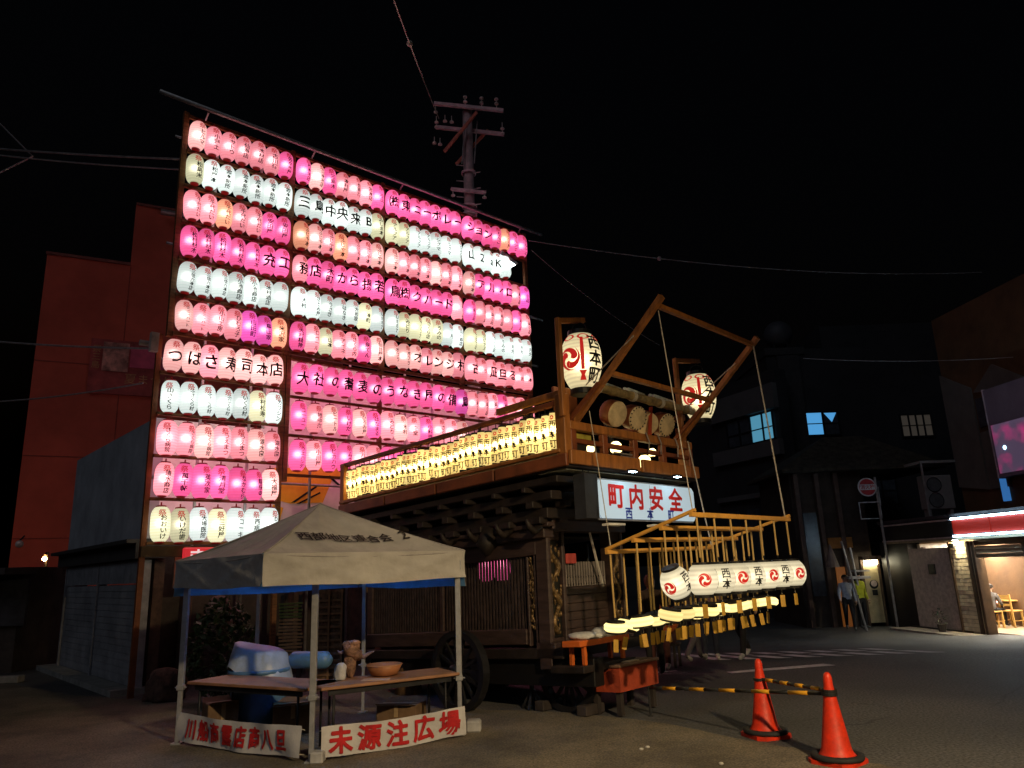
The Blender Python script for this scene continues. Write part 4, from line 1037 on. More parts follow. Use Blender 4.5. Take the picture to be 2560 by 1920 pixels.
for i in range(7):
    a = 0.03 + 0.95*i/6
    o = stick(a, 0.0, '%s bamboo stick from left along outer bar of hanging frame' % CNT[i])
    root = bpy.data.objects.new('round_lantern', None); col.objects.link(root); root.empty_display_size = 0.05
    root.location = o - Vector((0, 0, RH/2 + 0.05)); crest = i % 2 == 0
    root.rotation_euler = (0, 0, R(-10 if i == 0 else 16) + random.uniform(-.12, .12))
    tag(root, 'round white lantern with %s, %s from left on hanging frame' % ('red crest' if crest else 'black 西本', CNT[i]), 'lantern', 'round lanterns of the hanging frame')
    b = child('paper_shade', rbody, root); child('top_ring', rtop, root); child('base_ring', rbase, root); child('bulb', rbulb, root)
    for k in range(4):
        o2 = child('crest' if (k % 2 == 0) == crest else 'lettering', rcr if (k % 2 == 0) == crest else rtx, b); o2.rotation_euler.z = k*math.pi/2
    tagged(root, -RH/2 - .03)
# one tilted lantern lower at the left
root = bpy.data.objects.new('round_lantern', None); col.objects.link(root); root.location = fp(0.20, -1.12, 1.40); root.rotation_euler = (R(8), R(-22), R(10))
tag(root, 'round white lantern hanging askew at the left of the hanging frame', 'lantern', 'round lanterns of the hanging frame')
b = child('paper_shade', rbody, root); child('top_ring', rtop, root); child('base_ring', rbase, root); child('bulb', rbulb, root); o2 = child('crest', rcr, b); o2.rotation_euler.z = -.9; o2 = child('lettering', rtx, b); o2.rotation_euler.z = .5
for r_, b_ in enumerate((0.34, 0.67, 1.0)):
    for i in range(10):
        a = 0.01 + 0.98*i/9
        rn = ('second bar', 'third bar', 'inner bar')[r_]
        o = stick(a, b_, '%s bamboo stick from left along %s of hanging frame' % (CNT[i], rn), (.78, .74, .70)[r_])
        root = bpy.data.objects.new('folded_lantern', None); col.objects.link(root); root.empty_display_size = 0.05
        root.location = o - Vector((0, 0, FH/2 + 0.03)); root.rotation_euler = (random.gauss(0, .1), random.gauss(0, .1), 0)
        tag(root, 'flat folded yellow lit lantern, %s from left on %s of hanging frame' % (CNT[i], rn), 'lantern', 'folded lanterns of the hanging frame')
        child('paper_shade', fbody, root); child('rings', fring, root)
        if True: tagged(root, -FH/2 - .02)

# ================================================================== THE TENT
TF, TL, TR_ = Vector((-2.26, 6.70, 0)), Vector((-3.76, 8.32, 0)), Vector((-0.59, 8.28, 0))
TB = TL + TR_ - TF; TC = Vector((-2.19, 8.32, 0))
TN = thing('canopy_tent', 'small pale pop-up tent with pointed roof standing before the float', 'tent', tuple(TC))
CAN = pmat('pale_canvas', (0.45, 0.435, 0.43), 0.85, 0.12, 2.5, 0.25, fold=3.2)
NAVY = pmat('blue_grey_canvas', (0.19, 0.21, 0.27), 0.85, 0.15, 2.5, 0.25)
UNDR = pmat('blue_lit_cloth', (0.16, 0.40, 0.75), 0.7, 0.15, 3, 0.15)  # bluish light in the cloth put into the colour of its inner side
ZE, ZP, ZB = 1.86, 2.425, 1.575
def roof_pt(a, b, s, t, dz=0.0):
    # s along the eave, t up to the peak; the cloth sags between its frame
    e = a.lerp(b, s); p = e.lerp(TC, t); z = ZE + (ZP - ZE)*(t**1.12)
    z -= 0.085*math.sin(math.pi*s)*(1 - t)*math.sin(math.pi*min(1, t*1.1 + 0.12)) + 0.035*math.sin(9*s + 5*t)*t*(1 - t) + 0.010*math.sin(31*s + 2*math.sin(7*t))*(1 - t)*t - 0.030*math.exp(-((s - .5 - .22*t)/.05)**2)*(1 - t)*t*2 - 0.022*math.exp(-((s - .30 + .1*t)/.04)**2)*(1 - t)*t*2
    return Vector((p.x, p.y, z + dz))
FACES = ((TF, TR_), (TR_, TB), (TB, TL), (TL, TF))
for (a, b) in FACES:
    mb = MB(); n, k = 30, 20
    vs_ = [roof_pt(a, b, i/n, j/k) for j in range(k+1) for i in range(n+1)]
    mb.add(vs_, [(j*(n+1)+i, j*(n+1)+i+1, (j+1)*(n+1)+i+1, (j+1)*(n+1)+i) for j in range(k) for i in range(n)])
    mb.build('roof_panel', CAN, TN, smooth=True)
    mb = MB(); mb.add([roof_pt(a, b, i/n, j/k, -0.02) for j in range(k+1) for i in range(n+1)], [(j*(n+1)+i, (j+1)*(n+1)+i, (j+1)*(n+1)+i+1, j*(n+1)+i+1) for j in range(k) for i in range(n)])
    mb.build('roof_underside', UNDR, TN, smooth=True)
    out = (b - a).normalized().cross(Vector((0, 0, 1)))
    zb = ZB - (0.09 if a in (TR_, TB) else 0)
    def vpt(s, t, off=0.0):
        h = abs(2*s - 1); rdg = math.exp(-((t - h)/.10)**2) + math.exp(-((t - 1 + h)/.10)**2)      # ridges shaped to stand in for shadows of the crossed struts
        p = a.lerp(b, s) + out*(0.006*math.sin(s*17 + t*3)*t + 0.016*rdg + off)
        return Vector((p.x, p.y, ZE - (ZE - zb)*t + (0.006*math.sin(s*9) if t > .5 else 0) - 0.012*math.sin(math.pi*s)*t))
    mb = MB(); n, k = 56, 9
    mb.add([vpt(i/n, j/k) for j in range(k+1) for i in range(n+1)], [(j*(n+1)+i, (j+1)*(n+1)+i, (j+1)*(n+1)+i+1, j*(n+1)+i+1) for j in range(k) for i in range(n)])
    mb.build('valance', CAN, TN, smooth=True)
    mb = MB(); mb.add([vpt(i/n, j/k, -0.012) for j in range(k+1) for i in range(n+1)], [(j*(n+1)+i, j*(n+1)+i+1, (j+1)*(n+1)+i+1, (j+1)*(n+1)+i) for j in range(k) for i in range(n)])
    mb.build('valance_inside', UNDR, TN, smooth=True)
# stitched seams down the hips and round the eave
for p in (TF, TL, TR_):
    mb = MB(); q = [p.lerp(TC, j/10) for j in range(11)]
    mb.tube([(v.x, v.y, ZE + (ZP - ZE)*((j/10)**1.12) + .004) for j, v in enumerate(q)], .008, 6); mb.build('seam', pmat('seam_canvas', (.36, .34, .35), .9), TN)
for (a, b) in ((TL, TF), (TF, TR_)):
    mb = MB(); mb.tube([roof_pt(a, b, i/12, 0, -.012) for i in range(13)], .006, 6); mb.build('seam', pmat('seam_canvas', (.36, .34, .35)), TN)
# lettering on the right roof face
e = (TR_ - TF).normalized(); mid = (TF + TR_)/2
def roof_text(txt, s0, size, t0):
    w = (TR_ - TF).length; tr = split(layout(txt, size, False, 0.98, 0.010) + layout(txt, size, False, 0.98, 0.010, 1.0, (.022, .012)), 0.06)
    hgt = (roof_pt(TF, TR_, .5, .5) - roof_pt(TF, TR_, .5, 0)).length*2
    def fn(x, y):
        t = t0 + y/hgt; s = 0.5 + (s0 + x)/(w*(1 - t)); p = roof_pt(TF, TR_, s, t); return p + Vector((0.003, -0.006, 0.018))
    return tri_mb(tr, fn).build('roof_lettering', pmat('faded_print', (0.03, 0.022, 0.022), 0.8, 0.4, 14, 0), TN)
roof_text('西部地区連合会', -0.08, 0.16, 0.36); roof_text('2', 0.62, 0.20, 0.36)
LEGM = pmat('tent_leg_metal', (0.45, 0.46, 0.50), 0.4, 0.12, 12, 0.05, metal=0.5)
LEGS = [(-1.96, 7.35), (-3.63, 8.35), (-0.67, 8.28), (-1.98, 9.75), (-3.30, 9.7)]
for i, (x, y) in enumerate(LEGS):
    w = 0.028 if i < 3 else 0.022
    mb = MB(); mb.cbox(x - w, x + w, y - w, y + w, 0.55, 1.82, .004); lg = mb.build('leg', LEGM, TN)
    mb = MB(); mb.cbox(x - w*.78, x + w*.78, y - w*.78, y + w*.78, 0.02, 0.56, .004); mb.build('inner_leg', LEGM, lg)
    mb = MB(); mb.box(x - .05, x + .05, y - .05, y + .05, 0.0, .02); mb.build('foot_plate', LEGM, lg)
    mb = MB(); mb.cbox(x - w*1.3, x + w*1.3, y - w*1.3, y + w*1.3, 0.53, .58, .005); mb.tube([(x - .06, y, .555), (x + .06, y, .555)], .008, 6); mb.build('lock', LEGM, lg)
    mb = MB(); mb.cbox(x - w*1.6, x + w*1.6, y - w*1.6, y + w*1.6, 1.66, 1.76, .005); mb.build('slider', LEGM, lg)
# scissor struts under the roof
for (a, b) in ((0, 1), (0, 2), (1, 3), (2, 3)):
    p, q = Vector((*LEGS[a], 0)), Vector((*LEGS[b], 0)); m_ = (p + q)/2
    for z0, z1 in ((1.78, 1.60), (1.60, 1.78)):
        mb = MB(); mb.bar(p + Vector((0,0,z0)), m_ + Vector((0,0,z1)), .012, .024); mb.bar(m_ + Vector((0,0,z1)), q + Vector((0,0,z0)), .012, .024); mb.build('strut', LEGM, TN)
# small cool lamp clipped high under the roof, shining up on the cloth
tl = thing('clip_lamp', 'small cool lamp clipped under the tent roof, hidden behind valance', 'lamp', (-2.0, 8.6, 1.9))
mb = MB(); mb.lathe([(.03, 0), (.06, .03), (.065, .09)], 14, T(-2.0, 8.6, 1.88), cap=True); mb.build('shade', BLACK, tl)
mb = MB(); mb.lathe([(.001, .092), (.058, .092)], 14, T(-2.0, 8.6, 1.88)); mb.build('lens', emat('clip_lamp_blue', (.55, .8, 1.0), 420), tl)
mb = MB(); mb.tube([(-2.0, 8.6, 1.88), (-1.9, 8.9, 1.80), (-1.98, 9.75, 1.78)], .008, 6); mb.build('cord', BLACK, tl)
# banners tied between the legs
BANW = pmat('banner_cloth', (0.56, 0.55, 0.58), 0.85, 0.1, 4, 0.2); BANR = pmat('banner_red', (0.50, 0.015, 0.02), 0.8, 0.2, 9, 0.05)
def banner(a, b, z0, z1, txt, size, pitch, bold, label, sx=1.0):
    a, b = Vector((*a, 0)), Vector((*b, 0)); d = (b - a); L_ = d.length; d.normalize(); n = d.cross(Vector((0,0,1)))
    root = thing('banner', label, 'banner', tuple((a + b)/2))
    def f(x, z): # x along from the middle, z height
        s = x/L_; w = 0.012*math.sin(14*s + 1.3*z*10) + 0.006*math.sin(31*s)
        return (a + b)/2 + d*x + n*(0.045 + w) + Vector((0, 0, z - 0.012*math.cos(6*s)))
    mb = MB(); nx, nz = 64, 6
    mb.add([f((i/nx - .5)*L_, z0 + (z1 - z0)*j/nz) for j in range(nz+1) for i in range(nx+1)], [(j*(nx+1)+i, j*(nx+1)+i+1, (j+1)*(nx+1)+i+1, (j+1)*(nx+1)+i) for j in range(nz) for i in range(nx)])
    mb.build('cloth', BANW, root, smooth=True)
    mb = MB()
    for k, of in enumerate(HEAVY):
        q = tri_mb(split(layout(txt, size, False, pitch, bold, sx, (of[0]*.024, of[1]*.024)), 0.03), lambda x, y: f(x, (z0 + z1)/2 + y) + n*(0.009 + .0008*k)); mb.add(q.v, q.f)
    mb.build('lettering', BANR, root)
    mb = MB()
    for e_ in (a, b):
        for z in (z0 + .03, z1 - .03): mb.tube([f(L_*(-.5 if e_ == a else .5), z), e_ + Vector((0,0,z))], .004, 5)
    mb.build('tie', ROPE, root)
banner((-1.90, 7.40), (-0.63, 8.20), 0.02, 0.285, '未源注広場', 0.235, 1.2, 0.012, 'white banner with large red characters along right foot of tent')
banner((-3.62, 8.38), (-2.04, 7.40), 0.03, 0.30, '川船商露店商八旦', 0.20, 0.97, 0.010, 'white banner with crowded red characters along left foot of tent', 0.8)
mb = MB(); mb.cbox(-1.96, -1.84, 7.28, 7.42, 0.0, 0.10, .012); tag(mb.build('tent_weight', pmat('weight_pale', (.4, .4, .42), .8)), 'pale weight block at the front foot of the tent', 'weight')
mb = MB(); mb.cbox(-0.62, -0.46, 8.34, 8.5, 0.0, 0.12, .02); tag(mb.build('tent_weight', pmat('weight_pale', (.4, .4, .42))), 'pale weight block at the right foot of the tent', 'weight')

# ---- tables under the tent
TBW = pmat('plywood_top', (0.36, 0.18, 0.10), 0.55, 0.25, 3, 0.15, stretch=(1, 1, 1))
def table(a, b, depth, label):
    a, b = Vector((*a, 0)), Vector((*b, 0)); d = (b - a); L_ = d.length; d.normalize(); n = Vector((-d.y, d.x, 0))
    M = basis((a + b)/2, d, n, (0, 0, 1)); root = thing('folding_table', label, 'table', tuple((a + b)/2))
    mb = MB(M); mb.cbox(-L_/2, L_/2, 0, depth, 0.585, 0.615, .006); mb.build('tabletop', TBW, root)
    mb = MB(M); mb.box(-L_/2 + .08, L_/2 - .08, .04, .06, .53, .584); mb.box(-L_/2 + .08, L_/2 - .08, depth - .06, depth - .04, .53, .584); mb.build('apron', IRON, root)
    for x in (-L_/2 + .14, L_/2 - .14):
        for y in (.06, depth - .06):
            mb = MB(M); mb.tube([(x, y, 0), (x, y, .58)], .013, 7); mb.build('leg', IRON, root, smooth=True)
    return root
table((-3.56, 8.33), (-2.08, 7.50), 0.55, 'low plywood table along the left side of the tent')
table((-1.92, 7.50), (-0.66, 8.24), 0.55, 'low plywood table along the right side of the tent')

# ---- things on and behind the tables
def lumpy(name, m, label, cat, c, r, seed, n=18, k=12, amp=.08, flat=0.0):
    rnd = random.Random(seed); ph = [rnd.uniform(0, 6) for _ in range(6)]
    vs_ = []; fs_ = []
    for j in range(k+1):
        th = math.pi*j/k
        for i in range(n):
            a = 2*math.pi*i/n; q = 1 + amp*(math.sin(3*a + ph[0] + 2*th) + math.sin(5*a + ph[1]) * math.sin(4*th + ph[2]))
            z = -math.cos(th); z = max(z, -1 + flat)
            vs_.append((c[0] + r[0]*q*math.sin(th)**.7*math.cos(a), c[1] + r[1]*q*math.sin(th)**.7*math.sin(a), c[2] + r[2]*z))
    fs_ = [(j*n+i, j*n+(i+1) % n, (j+1)*n+(i+1) % n, (j+1)*n+i) for j in range(k) for i in range(n)]
    mb = MB(); mb.add(vs_, fs_); return tag(mb.build(name, m, smooth=True), label, cat)
BLUP = pmat('blue_plastic', (0.10, 0.22, 0.42), 0.4, 0.15, 4, 0.05)
tub = thing('blue_tub', 'rounded blue plastic tub on the ground behind left table', 'tub', (-3.02, 9.0, 0))
mb = MB(); mb.lathe([(.22, .04), (.27, .08), (.30, .3), (.315, .62), (.325, .64)], 24, T(-3.02, 9.0, 0), cap=True); mb.build('bucket', BLUP, tub, smooth=True)
mb = MB(); mb.lathe([(.326, .60), (.345, .61), (.345, .645), (.326, .65)], 24, T(-3.02, 9.0, 0)); mb.build('rim', BLUP, tub, smooth=True)
mb = MB()
n_ = 26
vs_ = [(-3.02, 9.0, .90)]
for j in range(1, 8):
    for i in range(n_):
        a = 2*math.pi*i/n_; t = j/7; rr = .36*t**.7*(1 + .05*math.sin(5*a)*t); z = .90 - .08*t**2 - (max(0, t - .7)/.3)*.24*(1 + .25*math.sin(4*a + 1)) + .03*math.cos(2*a)*t
        vs_.append((-3.02 + rr*math.cos(a)*1.05, 9.0 + rr*math.sin(a)*.9, z - .10*t*math.cos(a)))
fs_ = [(0, 1 + i, 1 + (i+1) % n_) for i in range(n_)] + [(1 + j*n_ + i, 1 + (j+1)*n_ + i, 1 + (j+1)*n_ + (i+1) % n_, 1 + j*n_ + (i+1) % n_) for j in range(6) for i in range(n_)]
mb.add(vs_, fs_); tag(mb.build('plastic_sheet', pmat('pale_blue_sheet', (.36, .44, .58), .35, .2, 3, .4), smooth=True), 'pale blue plastic sheet draped over the blue tub', 'sheet')
mb = MB(); mb.tube([(-2.72, 9.15, .70), (-2.66, 9.12, .71), (-2.25, 8.98, .71), (-2.2, 8.96, .70)], [.05, .095, .095, .05], 14); tag(mb.build('blue_roll', BLUP, smooth=True), 'blue rolled cushion lying behind the middle tent leg', 'cushion')
# boxes and bags stacked among the tables
CARD = pmat('cardboard', (.18, .11, .065), .9, .2, 5, .2)
def carton(x, y, z, w, d, h, rz, label):
    root = thing('carton', label, 'box', (x, y, z)); M = T(x, y, z) @ RZ(rz)
    mb = MB(M); mb.cbox(-w/2, w/2, -d/2, d/2, 0, h, .006); mb.build('box', CARD, root)
    mb = MB(M); mb.box(-w/2 + .01, w/2 - .01, -.022, .022, h + .0005, h + .002); mb.box(-.022, .022, -d/2 - .002, -d/2 - .0005, h*.55, h); mb.build('tape', pmat('brown_tape', (.42, .30, .18), .4), root)
    for s in (-1, 1):
        mb = MB(M); mb.add([(-w/2, s*d/2, h), (w/2, s*d/2, h), (w/2 - .02, s*(d/2 + .09), h + .03), (-w/2 + .02, s*(d/2 + .09), h + .03)], [(0, 1, 2, 3)]); mb.build('flap', CARD, root)
carton(-2.55, 8.75, 0, .42, .32, .30, .3, 'open cardboard carton on the ground behind the middle leg')
carton(-1.35, 8.75, 0, .45, .35, .26, -.2, 'wide cardboard carton under the right table end')
carton(-3.30, 8.62, 0, .32, .28, .36, .6, 'tall cardboard carton beside the blue tub')
# carved mask beside the bowl
mk = thing('wood_carving', 'gnarled carved wooden figure leaning beside the bowl on right table', 'carving', (-1.78, 8.15, .615))
MKW = pmat('carving_wood', (0.30, 0.16, 0.11), 0.6, 0.5, 16, 0.8, fold=14)
rnd = random.Random(31)
def knot(c, r, seed, amp=.2):
    q = random.Random(seed); ph = [q.uniform(0, 6) for _ in range(4)]; vs_ = []; n_, k_ = 16, 10
    for j in range(k_ + 1):
        th = math.pi*j/k_
        for i in range(n_):
            a = 2*math.pi*i/n_; w = 1 + amp*(math.sin(2*a + ph[0] + 3*th)*.6 + math.sin(5*a + ph[1])*math.sin(3*th + ph[2])*.6)
            vs_.append((c[0] + r[0]*w*math.sin(th)*math.cos(a), c[1] + r[1]*w*math.sin(th)*math.sin(a), c[2] - r[2]*math.cos(th)*w))
    return vs_, [(j*n_+i, j*n_+(i+1) % n_, (j+1)*n_+(i+1) % n_, (j+1)*n_+i) for j in range(k_) for i in range(n_)]
Mk = T(-1.78, 8.15, .615)
mb = MB(Mk)
for c, r, s in (((0, 0, .27), (.085, .07, .085), 1), ((.06, -.01, .22), (.06, .05, .05), 2), ((-.01, 0, .12), (.06, .055, .13), 3), ((-.05, .01, .32), (.05, .045, .04), 4), ((.03, 0, .34), (.06, .05, .03), 7)): mb.add(*knot(c, r, s))
mb.build('figure', MKW, mk, smooth=True)
mb = MB(Mk); mb.tube([(.06, 0, .21), (.13, .01, .20), (.19, .0, .235), (.235, .01, .25)], [.03, .024, .016, .005], 8); mb.tube([(-.06, 0, .27), (-.12, .02, .24), (-.15, .01, .27)], [.025, .018, .005], 8); mb.build('branch_stub', pmat('stub_mauve', (.26, .19, .26), .7, .4, 18, .5), mk, smooth=True)
lumpy('white_cloth', pmat('white_towel', (.55, .55, .6), .9), 'crumpled white cloth below the carved mask', 'cloth', (-1.86, 8.02, .68), (.06, .06, .10), 3, amp=.12, flat=.32)
bw = thing('wooden_bowl', 'shallow wooden bowl beside the carved mask', 'bowl', (-1.45, 8.22, .615))
mb = MB(); mb.lathe([(.10, .0), (.14, .01), (.185, .10), (.175, .105), (.13, .03), (.001, .02)], 24, T(-1.45, 8.22, .617)); mb.build('bowl', pmat('bowl_wood', (.36, .15, .07), .45, .25, 5), bw, smooth=True)
mb = MB(); mb.lathe([(.178, .100), (.192, .104), (.186, .112), (.176, .108)], 24, T(-1.45, 8.22, .617)); mb.build('rim', pmat('bowl_rim', (.45, .22, .1), .45), bw)
mb = MB(); mb.box(-1.62, -1.34, 7.86, 8.0, .6155, .619, RZ(0)); tag(mb.build('paper_sheet', pmat('sheet_paper', (.62, .42, .32), .8)), 'sheet of paper lying flat on the right table', 'paper')
# bundle of split bamboo standing behind
sb = thing('slat_bundle', 'upright stack of pale horizontal bamboo slats behind the tent', 'slat stack', (-3.28, 11.0, 0))
for k in range(19):
    z = .45 + k*.046; mb = MB(); rnd = random.uniform
    mb.bar((-3.45 + rnd(-.02, .02), 11.0, z + rnd(-.006, .006)), (-3.12 + rnd(-.02, .02), 11.03, z + rnd(-.006, .006)), .03, .026); mb.build('slat', pmat('slat_pale', (.42, .27, .13), .6, .2, 8) if k < 14 else pmat('slat_green', (.16, .22, .06), .6), sb)
for x in (-3.42, -3.16):
    mb = MB(); mb.bar((x, 11.06, 0), (x, 11.06, 1.4), .05); mb.build('upright', DARKW, sb)
sb2 = thing('woven_screen', 'brown woven screen panel standing behind the right tent table', 'screen', (-2.72, 10.9, 0))
mb = MB(); mb.box(-2.92, -2.52, 10.92, 10.94, .1, 1.45); mb.build('panel', pmat('woven_brown', (.16, .09, .05), .8, .4, 18), sb2)
for k in range(12):
    mb = MB(); mb.box(-2.92, -2.52, 10.895, 10.915, .3 + k*.09, .33 + k*.09); mb.build('slat', pmat('woven_slat', (.22, .12, .06), .7), sb2)
for x in (-2.92, -2.72, -2.54):
    mb = MB(); mb.box(x, x + .025, 10.88, 10.893, .1, 1.45); mb.build('stile', pmat('woven_slat', (.22, .12, .06)), sb2)
# leafy shrub in the corner
def shrub(c, r, n, label, seed, leaf=.05):
    rnd = random.Random(seed); root = thing('shrub', label, 'shrub', c)
    mb = MB()
    for k in range(7):
        a = rnd.uniform(0, 6.28); mb.tube([(c[0], c[1], c[2]), (c[0] + .1*math.cos(a), c[1] + .1*math.sin(a), c[2] + r[2]*.5), (c[0] + r[0]*.7*math.cos(a), c[1] + r[1]*.7*math.sin(a), c[2] + r[2]*rnd.uniform(.8, 1.5))], [.018, .012, .004], 5)
    mb.build('stem', pmat('stem_brown', (.07, .045, .03), .8), root)
    mb = MB()
    for k in range(n):
        th = math.acos(rnd.uniform(-1, 1)); a = rnd.uniform(0, 6.28); q = rnd.uniform(.35, 1)**.5
        if math.sin(3*a + seed)*math.sin(2.5*th) > .55: continue
        p = Vector((c[0] + r[0]*q*math.sin(th)*math.cos(a), c[1] + r[1]*q*math.sin(th)*math.sin(a), c[2] + r[2]*(1 + q*math.cos(th))))
        M = T(*p) @ Matrix.Rotation(rnd.uniform(0, 6.28), 4, Vector((rnd.uniform(-1,1), rnd.uniform(-1,1), rnd.uniform(-1,1))).normalized()) @ Matrix.Scale(leaf*rnd.uniform(.6, 1.4), 4)
        mb.add([(-1, 0, 0), (-.2, .42, .1), (1, 0, .05), (-.2, -.42, .1)], [(0, 1, 2), (0, 2, 3)], M)
    o = mb.build('leaves', pmat('leaf_green', (.05, .085, .025), .5, .45, 3, 0), root); o['kind'] = 'stuff'
    return root
shrub((-4.25, 11.0, 0), (.48, .4, .70), 1500, 'dark leafy shrub behind the left table', 4, .055)
shrub((-4.05, 10.7, 0), (.3, .25, .28), 350, 'low yellowish shrub at the foot of the leafy shrub', 9, .045)
lumpy('stone_lantern_top', pmat('dull_clay', (.14, .09, .08), .8), 'round clay pot shape behind the dark shrub', 'pot', (-4.55, 11.6, 1.0), (.2, .2, .42), 5, amp=.03)
# leaning tree stump / roots at the foot of the board post
st = lumpy('stump', pmat('stump_bark', (.12, .065, .05), .9, .4, 8, .6), 'rough brown stump at the foot of the lantern board', 'stump', (-5.15, 11.3, .13), (.28, .22, .32), 12, amp=.16, flat=.6)
tr_ = thing('tree_trunk', 'old brown tree trunk rising behind the tent beside the float', 'tree', (-1.62, 11.1, 0))
mb = MB(); mb.tube([(-1.62, 11.1, 0), (-1.58, 11.1, .6), (-1.62, 11.1, 1.2), (-1.55, 11.15, 1.9)], [.19, .13, .12, .10], 12); mb.build('trunk', pmat('trunk_bark', (.26, .14, .06), .85, .4, 7, .6), tr_, smooth=True)
mb = MB(); mb.tube([(-1.6, 11.1, 1.3), (-1.45, 11.0, 1.7), (-1.42, 10.95, 2.1)], [.07, .05, .03], 8); mb.build('limb', pmat('trunk_bark', (.26, .14, .06)), tr_, smooth=True)

# ================================================================== CONES AND BARS
CONE = pmat('cone_orange_red', (0.78, 0.035, 0.008), 0.48, 0.12, 9, 0.15, c2=(0.42, 0.03, 0.012)); CBLK = pmat('black_rubber', (.02, .02, .022), .75, .2, 9, .2)
def cone(x, y, rot, label):
    root = thing('traffic_cone', label, 'traffic cone', (x, y, 0), 'traffic cones'); M = T(x, y, 0) @ RZ(rot)
    mb = MB(M); mb.lathe([(.145, .035), (.148, .06), (.135, .075), (.118, .11), (.066, .42), (.038, .60), (.036, .655), (.028, .685), (.014, .70), (.001, .702)], 28); mb.build('cone', CONE, root, smooth=True)
    mb = MB(M)
    s = .19; c = .06
    mb.prism([(-s + c, -s), (s - c, -s), (s, -s + c), (s, s - c), (s - c, s), (-s + c, s), (-s, s - c), (-s, -s + c)], .0, .034); mb.build('base_plate', CONE, root)
    mb = MB(M); mb.lathe([(.152, .036), (.205, .036), (.21, .05), (.205, .07), (.165, .075), (.150, .062)], 28); mb.build('weight_ring', CBLK, root, smooth=True)
    return root
cone(2.31, 7.72, .3, 'red traffic cone standing farther back by the barrier bars'); cone(2.57, 6.69, .7, 'red traffic cone nearest the camera at lower right')
BY = pmat('bar_yellow', (.75, .36, .02), .45); BK = pmat('bar_black', (.02, .02, .02), .45)
def cbar(p, q, label, n=9, hookp=True, hookq=True):
    p, q = Vector(p), Vector(q); root = thing('barrier_bar', label, 'barrier bar', tuple((p+q)/2))
    for k in range(n):
        mb = MB(); mb.tube([p.lerp(q, k/n), p.lerp(q, (k+1)/n)], .0175 if k % 2 else .0165, 10); mb.build('band', BY if k % 2 else BK, root, smooth=True)
    for e, ok in ((p, hookp), (q, hookq)):
        if ok:
            mb = MB(); mb.lathe([(.052, -.012), (.064, -.012), (.064, .012), (.052, .012), (.052, -.012)], 18, T(e.x, e.y, e.z)); mb.build('ring', BK, root)
    return root
cbar((2.31, 7.72, .515), (2.57, 6.69, .555), 'yellow and black bar linking the two traffic cones', 9)
cbar((2.57, 6.69, .530), (1.42, 8.85, .30), 'long yellow and black bar sloping down left from near cone', 11, True, False)
mb = MB(); mb.lathe([(.03, 0), (.028, .005), (.012, .012), (.012, .29), (.02, .31)], 10, T(1.40, 8.88, 0), cap=True); tag(mb.build('bar_stand', CBLK), 'thin dark stand under the far end of the long bar', 'stand')
for i, (x, y) in enumerate(((1.05, 7.35), (1.12, 7.42), (1.62, 6.75))):
    lumpy('litter', pmat('litter_pale', (.5, .48, .45), .8), ['tiny dark scrap on the ground left of cones', 'tiny pale scrap on the ground left of cones', 'tiny scrap on the ground before the near cone'][i], 'litter', (x, y, .012), (.022, .016, .012), i, 8, 5)

# ================================================================== PLATFORM, BENCH
OR = pmat('orange_paint', (.62, .13, .02), .5, .12, 4, .1)
pl = thing('step_box', 'low step box with red cloth sides at the front of the float', 'step', tuple(fp(1.15, .28, 0)))
mb = MB(MF); mb.cbox(.76, 1.57, .04, .52, .53, .56, .006); mb.build('top', pmat('platform_wood', (.25, .14, .09), .7), pl)
mb = MB(MF); mb.box(.78, 1.55, .06, .50, .27, .529); mb.build('skirt', pmat('red_cloth_side', (.42, .06, .022), .8, .2, 3, fold=6), pl)
for u in (.84, 1.49):
    for v in (.12, .44): mb = MB(MF); mb.box(u - .03, u + .03, v - .03, v + .03, .02, .269); mb.build('leg', DARKW, pl)
mb = MB(MF); mb.cbox(1.0, 1.22, .08, .40, .5605, .573, .003); mb.build('mat', pmat('straw_mat', (.5, .38, .26), .8, .3, 12), pl)
mb = MB(MF); mb.cbox(1.26, 1.42, .10, .36, .5605, .580, .003); mb.build('book', pmat('book_dark', (.2, .14, .1), .8), pl)
bn = thing('bench', 'bright orange bench on the porch at the front of the float', 'bench', tuple(fp(.75, .32, .6)))
mb = MB(MF); mb.cbox(.28, 1.22, .20, .46, .795, .86, .006); mb.build('seat', OR, bn)
for u in (.40, 1.12):
    for v in (.24, .42): mb = MB(MF); mb.cbox(u - .022, u + .022, v - .022, v + .022, .597, .795, .003); mb.build('leg', OR, bn)
p_ = fp(.55, .33, .865); lumpy('blanket', pmat('white_blanket', (.5, .5, .5), .95, .15, 8, .3, fold=7), 'folded white blanket lying on the orange bench', 'blanket', (p_.x, p_.y, p_.z + .03), (.20, .13, .045), 2, amp=.06, flat=.3)
p_ = fp(.92, .33, .865); lumpy('blanket', pmat('white_blanket', (.5, .5, .5)), 'second pale blanket heaped at the right of the orange bench', 'blanket', (p_.x, p_.y, p_.z + .04), (.17, .13, .06), 6, amp=.09, flat=.3)

# ================================================================== RIGHT-HAND STREET
RZ0 = -0.58
